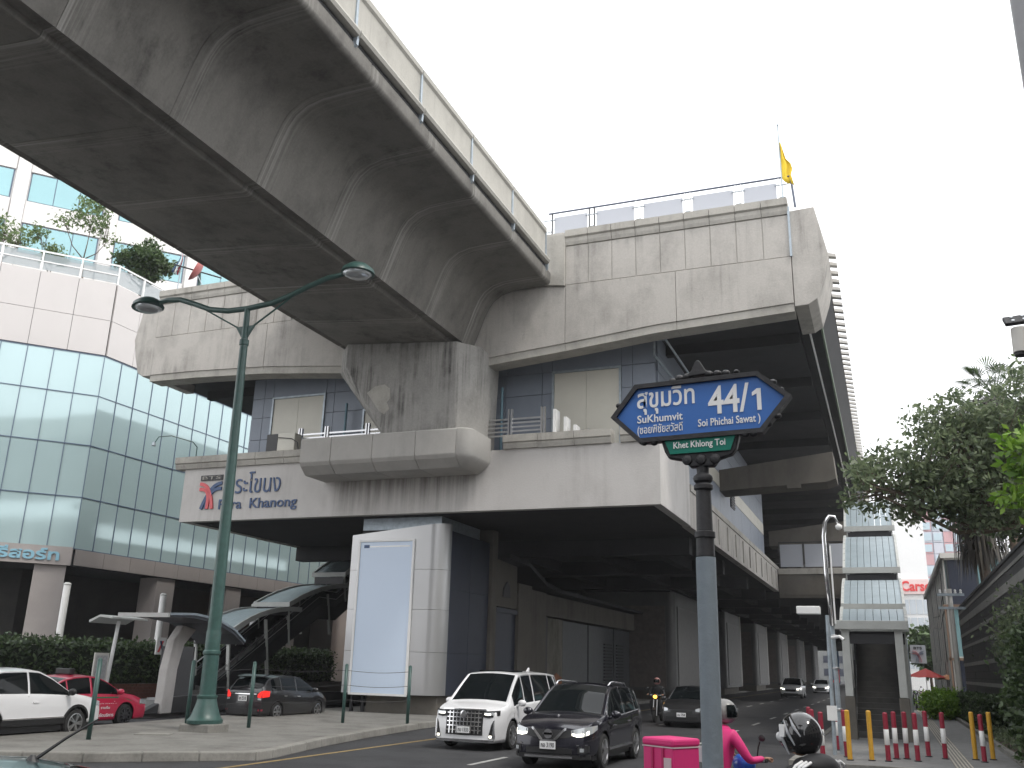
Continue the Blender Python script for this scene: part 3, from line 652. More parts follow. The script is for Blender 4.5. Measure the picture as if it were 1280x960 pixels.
# ================================================================== street lamp on the island
lp = thing('street_lamp', 'tall dark green street lamp with two wavy arms on the traffic island', 'street lamp', (-17.15, 21.28, .16))
X, Y = -17.12, 21.28
MB().box(X-.48, X+.48, Y-.42, Y+.42, .1, .36).build('footing', M['kerbconc'], lp, bevel=.03)
MB().lathe([(.46, .36), (.47, .45), (.40, .52), (.36, .62), (.29, .82), (.25, .98), (.27, 1.02), (.27, 1.06), (.215, 1.09), (.205, 2.1), (.235, 2.14), (.235, 2.2), (.20, 2.24), (.195, 2.7), (.185, 2.74)], (X, Y, 0), 24).build('base', M['green_post'], lp, smooth=True, angle=30)
MB().lathe([(.18, 2.74), (.115, 11.0), (.14, 11.02), (.14, 11.18), (.10, 11.2), (.085, 12.2)], (X, Y, 0), 20).build('post', M['green_post'], lp, smooth=True, angle=30)
lp.rotation_euler = (0, -math.radians(.9), 0)
curve = [(-3.7, 12.86), (-3.2, 12.92), (-2.7, 12.86), (-2.1, 12.62), (-1.5, 12.36), (-.8, 12.22), (0, 12.2), (.8, 12.26), (1.4, 12.42), (2.0, 12.62), (2.6, 12.78), (3.3, 12.84)]
MB().tube([(X+u*1.02+.12*min(1, abs(u)), Y, z) for u, z in curve], [.06]+[.085]*10+[.06], 10).build('arm', M['green_post'], lp, smooth=True)
for sgn in (-1, 1): 
    MB().tube([(X+sgn*.05, Y, 11.25), (X+sgn*.30, Y, 11.62), (X+sgn*1.55, Y, 12.35)], .028, 6).build('brace', M['green_post'], lp)
MB().prism([(X-.34, 11.62), (X+.34, 11.62), (X+.1, 11.25), (X-.1, 11.25)], Y-.02, Y+.02, 'y').build('gusset', M['green_post'], lp)
for hx, tilt in ((-3.92, .12), (3.8, .05)):
    h = MB().lathe([(.10, .30), (.28, .26), (.46, .12), (.50, .0), (.46, -.02)], (0, 0, 0), 18)
    h.xf(Matrix.Translation((X+hx, Y, 12.78)) @ Matrix.Rotation(tilt*(-1 if hx < 0 else 1), 4, 'Y'))
    hh = h.build('lamp_head', M['green_post'], lp, smooth=True, angle=40)
    MB().lathe([(.05, -.06), (.30, -.10), (.44, -.03)], (X+hx, Y, 12.78), 16).build('lens', M['lens'], hh, smooth=True)
# green wire-fence posts
fg = 'dark green wire fence posts on the traffic island'
posts = [(-17.38, 17.59, 'dark green fence post nearest the white car at the island edge'), (-17.81, 21.4, 'dark green fence post touching the lamp base'), (-17.2, 23.3, 'dark green fence post in front of the black hatchback'),
         (-16.44, 27.12, 'dark green fence post left of the poster column'), (-14.76, 28.33, 'dark green fence post right of the poster column beside the kerb'), (-18.6, 15.2, 'dark green fence post at the very left of the island nose')]
pm = MB().tube([(0, 0, 0), (0, 0, 1.75)], .055, 8).ball((0, 0, 1.75), .057, 8, 6).mesh('fence_post', M['green_post'], True)
for x, y, l in posts: 
    o = bpy.data.objects.new('fence_post', pm); COL.objects.link(o); o.location = (x, y, .16); tag(o, l, 'post', fg)
def wire(a, b, lab):
    t = thing('fence_wires', lab, 'wire', (a[0], a[1], .6))
    for z in (.7, 1.15, 1.6):
        pts = [(a[0]+(b[0]-a[0])*u, a[1]+(b[1]-a[1])*u, .16+z-.06*math.sin(PI*u)) for u in np.linspace(0, 1, 7)]
        MB().tube(pts, .008, 5).build('strand', M['iron'], t)
wire(posts[3], posts[4], 'three thin wires strung across the foot of the poster panel'); wire(posts[2], posts[3], 'three thin wires strung in front of the black hatchback')
wire(posts[1], posts[2], 'three thin wires strung from the lamp base to the next post')

# ================================================================== hotel podium, left
hb = thing('hotel_podium', 'podium building with teal curtain wall, pink cladding and dark open ground floor', 'building', (-39.5, 37, 0))
cx_, cy_ = -39.5, 37.0; ux, uy = .662, .7495; nx, ny = .7495, -.662       # plane A runs back-left along -u, faces n
angA = math.atan2(uy, ux)
def A_(s, d, z): return (cx_+ux*s+nx*d, cy_+uy*s+ny*d, z)
def boxA(mb, s0, s1, d0, d1, z0, z1): return mb.hexa([A_(s0, d1, z0), A_(s1, d1, z0), A_(s1, d0, z0), A_(s0, d0, z0), A_(s0, d1, z1), A_(s1, d1, z1), A_(s1, d0, z1), A_(s0, d0, z1)])
rows = [7.31, 10.02, 12.85, 15.64, 17.95]
pmesh = {}
def pane(key, parent, loc, rot, wd, ht, mat, nm, th=.04):
    k = (key, round(wd, 3), round(ht, 3))
    if k not in pmesh: pmesh[k] = MB().box(-wd/2+.012, wd/2-.012, 0, th, .012, ht-.012).mesh(nm, mat)
    return inst(nm, pmesh[k], parent, wloc(parent, loc), rot)
PW = 1.283
def jit(a): return a+random.uniform(-.006, .006)
for r in range(4):
    for k in range(9):
        s = -PW*(k+.5); p = A_(s, 0, rows[r]); pane('gA', hb, p, (jit(0)*.5, 0, jit(angA)), PW, rows[r+1]-rows[r], M['teal'], 'glass_pane')
    for k in range(22):
        pane('gB', hb, (cx_, cy_+PW*(k+.5), rows[r]), (jit(0)*.5, 0, jit(PI/2)), PW, rows[r+1]-rows[r], M['teal'], 'glass_pane')
for k in range(10): boxA(MB(), -PW*k-.02, -PW*k+.02, -.04, .045, 7.31, 17.95).build('mullion', M['mullion'], hb)
for k in range(1, 23): MB().box(cx_-.04, cx_+.04, cy_+PW*k-.02, cy_+PW*k+.02, 7.31, 17.95).build('mullion', M['mullion'], hb)
for z in rows: 
    boxA(MB(), -PW*9, 0, -.03, .035, z-.024, z+.024).build('transom', M['mullion'], hb); MB().box(cx_-.03, cx_+.032, cy_+.04, cy_+PW*22, z-.023, z+.023).build('transom', M['mullion'], hb)
bandz = [18.0, 20.06, 22.3]
for r in range(2):
    for k in range(6): pane('pA', hb, A_(-1.95*(k+.5), .06, bandz[r]), (0, 0, angA), 1.95, bandz[r+1]-bandz[r], M['pinktile'], 'cladding_panel', .1)
    for k in range(15): pane('pB', hb, (cx_+.06, cy_+.06+1.95*(k+.5), bandz[r]), (0, 0, PI/2), 1.95, bandz[r+1]-bandz[r], M['pinktile'], 'cladding_panel', .1)
for k in range(6): pane('tA', hb, A_(-1.95*(k+.5), .12, 6.45), (0, 0, angA), 1.95, .84, M['taupe'], 'fascia_panel', .1)
for k in range(15): pane('tB', hb, (cx_+.12, cy_+.1+1.95*(k+.5), 6.45), (0, 0, PI/2), 1.95, .84, M['taupe'], 'fascia_panel', .1)
core = [A_(-11.8, -.12, 0)[:2], A_(0, -.12, 0)[:2], (cx_-.1, cy_+29.5), (-62, cy_+29.5), (-62, 30)]
MB().prism(core, 6.42, 22.28, 'z').build('core', plain('dark_core', (.04, .045, .05), .8), hb)
cin = [(x-4.5, y+1.0) for x, y in core]
MB().box(-62, -42, 66.6, 130, -.01, 14).build('rear_wing', M['taupe'], hb)
MB().prism(cin, -.01, 6.41, 'z').build('ground_floor_wall', plain('dark_shopfront', (.05, .048, .045), .5, vary=.4, scale=.5), hb)
for s in (-.95, -6.3): boxA(MB(), s-.75, s+.75, -1.45, -.02, 0, 6.41).build('column', M['taupe'], hb, bevel=.02)
for y in (44.2, 50.5, 57): MB().box(cx_-1.3, cx_-.02, y-.75, y+.75, 0, 6.41).build('column', M['taupe'], hb, bevel=.02)
# terrace rail
tr = thing('terrace_railing', 'white terrace railing with clear panels along the podium roof', 'railing', A_(0, 0, 22.3))
for s0, s1 in [(-2.0*k, -2.0*(k+1)) for k in range(6)]:
    boxA(MB(), s1+.03, s1+.12, -.1, .0, 22.3, 23.5).build('post', M['white'], tr); boxA(MB(), s1, s0, -.08, -.02, 23.42, 23.52).build('handrail', M['white'], tr)
    boxA(MB(), s1, s0, -.08, -.02, 22.85, 22.92).build('mid_rail', M['white'], tr); boxA(MB(), s1+.14, s0, -.06, -.05, 22.4, 23.35).build('panel', M['clearglass'], tr)
for k in range(6):
    y0 = cy_+2.0*k
    MB().box(cx_-.1, cx_, y0+.03, y0+.12, 22.3, 23.5).build('post', M['white'], tr); MB().box(cx_-.08, cx_-.02, y0, y0+2, 23.42, 23.52).build('handrail', M['white'], tr)
    MB().box(cx_-.06, cx_-.05, y0+.14, y0+1.98, 22.4, 23.35).build('panel', M['clearglass'], tr)
# hotel name, only its last words are in view
part_ = boxA(MB(), -5.2, -.05, .125, .2, 6.42, 7.36).build('name_band', M['taupe'], hb)
nb = text_mesh('มิน รีสอร์ท', -5.05, -.62, 6.62, 7.24, .06, .03); nb.xf(Matrix.Translation(A_(0, .205, 0)) @ Matrix.Rotation(angA, 4, 'Z')); nb.build('name_lettering', plain('pale_blue_letters', (.27, .50, .62), .4), part_)
# tower behind, same orientation
tw = thing('hotel_tower', 'white hotel tower with rows of pale teal windows behind the roof terrace', 'tower', A_(-3, -18, 0))
D = -16.0
boxA(MB(), -22, 19.5, -34, D-.15, 10, 62).build('tower_core', M['towerwhite'], tw)
fl_z = [23.6+4.05*i for i in range(9)]
bays = [-20.0+6.2*i for i in range(6)]
for z in fl_z:
    for i, s in enumerate(bays):
        s0, s1 = s+1.25-.05, s+7.0-.6
        sp_ = z+1.75
        boxA(MB(), s0, s0+5.2, D-.16, D, z, z+1.7).build('spandrel_panel', M['towerwhite'], tw)
        wn = boxA(MB(), s0+.05, s0+5.15, D-.16, D-.10, z+1.72, z+4.0).build('window', M['mullion'], tw)
        for k in range(2 if i % 2 else 3):
            nn2 = 2 if i % 2 else 3; wd = 5.0/nn2
            boxA(MB(), s0+.12+k*wd, s0+.06+(k+1)*wd, D-.12, D-.07, z+1.78, z+3.94).build('pane', M['teal2'], wn)
for s in bays: boxA(MB(), s+.3, s+1.18, D-.16, D+.25, 20, 62).build('pilaster', M['towerwhite'], tw)
# dish and flags on the terrace
ds = thing('satellite_dish', 'faded red satellite dish on a bracket at the podium roof edge', 'satellite dish', (-39.9, 43.6, 22.3))
d_ = MB().lathe([(.05, -.22), (.45, -.16), (.75, -.02), (.95, .18), (.93, .20), (.73, .0), (.43, -.13), (.05, -.18)], (0, 0, 0), 22)
d_.xf(Matrix.Translation((-39.9, 43.75, 26.2)) @ Matrix.Rotation(math.radians(62), 4, 'X') @ Matrix.Rotation(math.radians(-38), 4, 'Y'))
d_.build('dish', plain('faded_red', (.62, .20, .19), .5, vary=.1), ds, smooth=True)
MB().tube([(-39.9, 44.0, 22.3), (-39.9, 44.0, 25.4), (-39.9, 43.9, 26.0)], .10, 8).build('mast', M['green_post'], ds); MB().tube([(-39.9, 43.6, 25.9), (-39.5, 43.9, 25.0), (-39.8, 44.1, 24.4)], .03, 6).build('strut', M['galv'], ds)
MB().tube([(-39.9, 41.6, 25.6), (-39.9, 46.0, 26.5)], .05, 6).build('boom', M['iron'], ds)
fg2 = thing('striped_flag', 'small red, white and blue flag drooping on a podium roof pole', 'flag', (-40, 42.2, 22.3))
MB().tube([(-40, 42.2, 22.3), (-40, 42.35, 27.2)], .035, 6).build('pole', M['galv'], fg2)
for k, m in enumerate(('red', 'white', 'letterblue')):
    q = MB(); 
    for i in range(8):
        t = i/7; q.v += [(-40-.02+.1*math.sin(t*5), 42.32-.17*k*(.3+t)-.02, 26.7-1.5*t), (-40+.1*math.sin(t*5), 42.32-.17*(k+1)*(.3+t), 26.65-1.5*t)]
    for i in range(7): q.f.append((2*i, 2*i+1, 2*i+3, 2*i+2))
    qo = q.build('cloth', M[m], fg2, smooth=True); qm = qo.modifiers.new('thickness', 'SOLIDIFY'); qm.thickness = .01
# ================================================================== covered stairs (both pavements)
def steps_mb(x0, x1, y0, z0, n, run, rise):
    mb = MB()
    for i in range(n): mb.box(x0, x1, y0+i*run, y0+(i+1)*run-.002, z0+i*rise-.22 if i else z0, z0+(i+1)*rise)
    return mb
def stair_canopy(parent, xa, xb, y0, z0, y1, z1, th=.07, ex=1.55):
    """one arched roof bay: seams as separate sheets, pale edge frame"""
    N = 8
    def c(t): return y0+(y1-y0)*t, z0+(z1-z0)*(1-(1-t)**ex)
    ys_ = [c(i/N) for i in range(N+1)]
    W_ = xb-xa; ns = 8
    mb = MB()
    rib = MB()
    for k in range(ns):
        a = xa+W_*k/ns+.008; b = xa+W_*(k+1)/ns-.008
        q = MB()
        for (ya, za), (yb, zb) in zip(ys_, ys_[1:]):
            q.hexa([(a, ya, za-th), (b, ya, za-th), (b, yb, zb-th), (a, yb, zb-th), (a, ya, za), (b, ya, za), (b, yb, zb), (a, yb, zb)])
        q.build('roof_sheet', M['canopy'], parent)
    for xx in (xa, xb):
        q = MB()
        for (ya, za), (yb, zb) in zip(ys_, ys_[1:]): q.obox((xx, ya, za-.03), (xx, yb+.02, zb-.03), .09, .22)
        q.build('edge_trim', M['canopy_edge'], parent)
    MB().box(xa-.05, xb+.05, y0-.07, y0+.02, z0-.16, z0+.06).build('eave_bar', M['canopy_edge'], parent)
def covered_stair(name, label, x0, x1, Y0, bays_, n, run, rise, zbase, ex=1.55):
    t = thing(name, label, 'covered stairs', ((x0+x1)/2, Y0, .15))
    n1 = n//2
    steps_mb(x0+.12, x1-.12, Y0+1.0, .15, n1, run, rise).build('steps', plain('dark_stair', (.085, .083, .08), .8, vary=.2), t)
    zl = .15+n1*rise; yl = Y0+1.0+n1*run
    MB().box(x0+.12, x1-.12, yl, yl+1.6, zl-.25, zl).build('landing', M['under'], t)
    steps_mb(x0+.12, x1-.12, yl+1.6, zl, n-n1, run, rise).build('steps', plain('dark_stair', (.085, .083, .08), .8), t)
    ze = .15+n*rise; ye = yl+1.6+(n-n1)*run
    for xx in (x0, x1-.1):
        prof_ = [(Y0+.9, .15), (yl, zl-.35), (yl+1.6, zl-.35), (ye, ze-.35), (ye, ze+.35), (yl+1.6, zl+.35), (yl, zl+.35), (Y0+.9, .75)]
        MB().prism([(a, max(b, .14)) for a, b in prof_], xx, xx+.1, 'x').build('stringer', M['iron'], t)
        MB().prism([(Y0+1.2, .8), (yl, zl+.36), (yl+1.6, zl+.36), (ye, ze+.36), (ye, ze+.95), (yl+1.6, zl+.95), (yl, zl+.95), (Y0+1.2, 1.15)], xx+.03, xx+.07, 'x').build('side_panel', plain('dark_mesh_panel', (.03, .032, .034), .4), t)
        for dz in (.98, .62):
            MB().tube([(xx+.05, Y0+.7, .25+dz), (xx+.05, Y0+1.0, .35+dz), (xx+.05, yl, zl+.1+dz), (xx+.05, yl+1.6, zl+.1+dz), (xx+.05, ye, ze+.1+dz)], .028, 7).build('handrail', M['steel'], t)
        k = 0
        yy_ = Y0+1.2
        while yy_ < ye:
            f_ = (lambda y: .15+(y-Y0-1)*rise/run if y < yl else (zl if y < yl+1.6 else zl+(y-yl-1.6)*rise/run))
            zz = f_(yy_)
            MB().box(xx+.03, xx+.07, yy_, yy_+.04, max(.14, zz-.3), zz+1.05).build('baluster', M['iron'], t); yy_ += 1.25
    for i, (y0, z0, y1, z1) in enumerate(bays_):
        stair_canopy(t, x0-.1, x1+.1, y0, z0, y1, z1, ex=ex)
        for xx in (x0+.02, x1-.02):
            zf = .15+max(0, (y0-Y0-.5))*rise/run*.86
            MB().obox((xx, y0+.35, zf), (xx, y0+.05, z0-.05), .09, .14, up=(1, 0, 0)).build('column', M['canopy_edge'], t)
            MB().obox((xx, (y0+y1)/2+.5, zf+.6), (xx, (y0+y1)/2, (z0+z1)/2), .09, .14, up=(1, 0, 0)).build('column', M['canopy_edge'], t)
        MB().box(x0, x1, y0+.02, y0+.06, z0-.55, z0-.17).build('fascia', M['iron'], t)
    return t, ye, ze
RB = [(32.5, 3.55, 34.2, 4.19), (34.6, 4.33, 38.0, 5.49), (38.4, 5.95, 42.6, 7.74), (43.0, 8.19, 46.6, 9.90)]
rs, ye, ze = covered_stair('covered_stair', 'narrow covered stair with stepped blue grey roofs rising from the right pavement', -1.34, .42, 32.3, RB, 54, .30, .17, .15)
MB().box(-1.3, .4, ye, 72, ze-.3, ze).build('link_walkway', M['under'], rs); MB().box(-2.0, -1.3, 55, 72, ze-.3, ze).build('link_walkway', M['under'], rs)
for xx in (-1.47, .1):
    MB().box(xx, xx+.30, 32.1, 32.6, .14, 1.4).build('portal_base', M['under'], rs, bevel=.02); MB().box(xx+.03, xx+.27, 32.15, 32.55, 1.41, 3.45).build('portal_column', M['canopy_edge'], rs, bevel=.02)
MB().box(-1.75, .55, 31.95, 32.1, 3.42, 3.70).build('portal_beam', M['canopy_edge'], rs, bevel=.02); MB().box(-1.3, .35, 32.2, 32.3, 3.0, 3.3).build('portal_beam', M['iron'], rs)
for i, (y, z) in enumerate([(39, 0), (44, 0), (48.5, 0), (53, 0)]):
    MB().box(-.6, -.3, y, y+.3, .14, .15+(y-33.3)*.17/.30*.88-.4).build('pier', M['under'], rs)
LB = [(34.2, 3.15, 39.4, 4.42), (38.4, 4.62, 45.2, 5.98), (43.2, 6.5, 49.5, 8.2)]
ls, _, _ = covered_stair('covered_stair', 'covered stair with arched ribbed roofs rising behind the black hatchback', -28.6, -26.8, 32.6, LB, 50, .30, .17, .15, ex=2.3)
# dark barrier in front of the left stair
MB().prism([(26.0, .13), (27.5, .66), (28.4, .70), (46, .70), (46, .13)], -23.98, -23.72, 'x').build('low_barrier', plain('dark_barrier', (.045, .045, .047), .7, vary=.2), bevel=.02)
tag(COL.objects['low_barrier'], 'low dark barrier with sloped end along the left pavement edge', 'barrier')
# ================================================================== bus shelter, info post, beacons, hedge
bs = thing('bus_shelter', 'bus shelter with curved concrete leg and dark cantilever roof', 'bus shelter', (-23.9, 27.3, .15))
leg = [(26.95, .13), (27.5, .13), (27.55, 1.6), (27.75, 2.45), (28.3, 3.0), (27.6, 3.12), (27.2, 2.6), (27.0, 1.6)]
MB().prism(leg, -23.95, -23.6, 'x').build('leg', M['fascia_low'], bs, bevel=.04)
rf = [(25.2, 3.31), (25.2, 3.40), (26.4, 3.46), (27.6, 3.36), (28.6, 3.05), (29.3, 2.65), (29.3, 2.52), (28.6, 2.88), (27.6, 3.20), (26.4, 3.32)]
MB().prism(rf, -24.3, -22.2, 'x').build('roof', plain('dark_blue_roof', (.05, .055, .065), .4), bs)
MB().box(-24.32, -22.18, 25.10, 25.195, 3.28, 3.42).build('roof_edge', M['canopy_edge'], bs); MB().prism([(x, z+.03) for x, z in rf[1:6]]+[(x, z-.05) for x, z in rf[1:6][::-1]], -22.195, -22.15, 'x').build('roof_edge', M['galv'], bs)
MB().box(-25.4, -24.0, 28.2, 28.6, .5, .58).build('bench', M['steel'], bs); MB().box(-25.5, -24.0, 28.75, 28.8, .4, 2.4).build('back_panel', M['iron'], bs)
ip = thing('information_post', 'leaning white post with small canopy and grey notice board by the bus stop', 'sign post', (-28, 28.8, .15))
MB().tube([(-28, 28.75, .15), (-28, 29.0, 3.3)], .07, 8).build('post', M['white'], ip)
MB().prism([(-28.5, 3.3), (-28.0, 3.5), (-27.4, 3.42), (-27.4, 3.36), (-28.0, 3.42), (-28.5, 3.2)], 28.0, 29.9, 'y').build('canopy', M['canopy_edge'], ip)
nbd = MB().box(-28.05, -27.99, 28.05, 28.75, .95, 2.1).build('notice_board', M['offwhite'], ip); MB().box(-27.985, -27.98, 28.12, 28.68, 1.05, 2.0).build('notice', plain('notice_grey', (.42, .42, .43), .5, vary=.3, scale=12.), nbd)
bsg = 'white tubular beacons behind the hedge'
bk = MB().tube([(0, 0, 0), (0, 0, 4.85)], .16, 12).mesh('beacon', M['white'], True); bk.set_sharp_from_angle(angle=.6)
for x, y, l in ((-34.5, 32.3, 'white tubular beacon left of the red taxi above the hedge'), (-34.5, 38.5, 'white tubular beacon directly behind the bus shelter leg'), (-34.5, 46.1, 'white tubular beacon seen between the canopies of the left stair')):
    o = bpy.data.objects.new('beacon', bk); COL.objects.link(o); o.location = (x, y, .15); tag(o, l, 'beacon', bsg)
    c = MB().lathe([(.17, 4.85), (.18, 4.9), (.1, 4.97)], (0, 0, 0), 12).build('cap', M['canopy_edge'], o, local=True)
ts = thing('transit_sign', 'small white sign with a red and blue emblem on the beacon by the bus shelter', 'sign', (-31.0, 34.5, 2.4))
MB().box(-30.98, -30.93, 34.5, 35.1, 2.1, 2.85).build('plate', M['white'], ts)
for k, m in ((0, 'emblemred'), (1, 'letterblue')):
    MB().hexa([(-30.925, 34.6+.3*k, 2.2), (-30.92, 34.72+.3*k, 2.2), (-30.92, 34.95-.15*k, 2.7), (-30.925, 34.83-.15*k, 2.7)]+[(-30.915, a, b) for a, b in ((34.6+.3*k, 2.2), (34.72+.3*k, 2.2), (34.95-.15*k, 2.7), (34.83-.15*k, 2.7))]).build('emblem_stroke', M[m], ts)
# leaves
def leaves(name, pts, size, mat, parent=None, elong=1.7, flat=.0):
    """a cloud of small folded leaves, one mesh"""
    pts = np.asarray(pts, float); n = len(pts)
    off = np.zeros(3)
    p = parent
    while p is not None: off += np.array(p.location[:]); p = p.parent
    a = RNG.normal(size=(n, 3)); a[:, 2] *= (1-flat); a /= np.linalg.norm(a, axis=1)[:, None]
    b = RNG.normal(size=(n, 3)); b -= (a*b).sum(1)[:, None]*a; b /= np.linalg.norm(b, axis=1)[:, None]
    s = size*RNG.uniform(.6, 1.3, n)[:, None]; c = pts-off
    nrm = np.cross(a, b)
    v = np.stack([c-a*s*elong/2, c+b*s*.42+nrm*s*.12, c+a*s*elong/2, c-b*s*.42+nrm*s*.12], 1).reshape(-1, 3)
    me = bpy.data.meshes.new(name); me.vertices.add(4*n); me.vertices.foreach_set('co', v.ravel())
    me.loops.add(4*n); me.loops.foreach_set('vertex_index', np.arange(4*n)); me.polygons.add(n); me.polygons.foreach_set('loop_start', np.arange(0, 4*n, 4))
    me.materials.append(mat); me.update(calc_edges=True); me.validate()
    o = bpy.data.objects.new(name, me); COL.objects.link(o); o.parent = parent; return o
def box_shell(n, x0, x1, y0, y1, z0, z1, rough=.12):
    p = RNG.uniform((x0, y0, z0), (x1, y1, z1), (n, 3)); k = RNG.integers(0, 3, n)
    for i in range(n):
        if k[i] == 0: p[i, 0] = x1
        elif k[i] == 1: p[i, 2] = z1
        else: p[i, 1] = y0 if RNG.random() < .3 else p[i, 1]
    return p+RNG.normal(0, rough, (n, 3))
hg = thing('hedge', 'long clipped dark green hedge behind the left pavement', 'hedge', (-33, 36, .15))
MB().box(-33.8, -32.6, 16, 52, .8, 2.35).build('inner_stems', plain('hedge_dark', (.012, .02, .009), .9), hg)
leaves('foliage', box_shell(15000, -34, -32.4, 16, 52, .8, 2.5), .13, M['leafdark'], hg)
pl = thing('hedge_planter', 'low dark red brick planter wall carrying the clipped hedge', 'planter', (-32.4, 36, .15))
bmk = MB().box(-.30, -.0, .006, .234, .0, .068).mesh('brick', M['brick'])
for c in range(5):
    for k in range(60): inst('brick', bmk, pl, wloc(pl, (-32.28+random.uniform(-.006, .004), 27.4+k*.24+(.12 if c % 2 else 0), .16+c*.128)), (0, 0, 0)).scale = (1, 1, 1.75)
MB().box(-34.2, -32.3, 16, 54, .14, .8).build('mortar_core', plain('mortar', (.12, .10, .09), .9), pl)
st_ = thing('curb_block', 'low pale block with a white top beside the bus shelter', 'block', (-29.5, 36, .15))
MB().box(-29.9, -29.5, 34.6, 38, .15, .8).build('block', M['under'], st_); MB().box(-29.95, -29.45, 34.5, 38.1, .805, .95).build('top', M['white'], st_, bevel=.02)
# warm sunlit building seen under the stair roofs; sunlight put into the wall colour
ob_ = thing('orange_building', 'orange-lit building glimpsed between the left stair canopies', 'building', (-36, 66, 0))
MB().box(-39.3, -28, 72, 84, 0, 13).build('wall', plain('sunlit_orange_wall', (.62, .33, .16), .8, vary=.1), ob_)
for x in (-36.5, -33, -30): f_ = MB().box(x-.8, x+.8, 71.93, 71.99, 5.2, 7.2).build('window', M['offwhite'], ob_); MB().box(x-.68, x+.68, 71.9, 71.925, 5.32, 7.08).build('pane', M['teal2'], f_)
MB().box(-39.2, -28.1, 71.8, 71.99, 8.4, 8.9).build('band', M['offwhite'], ob_)

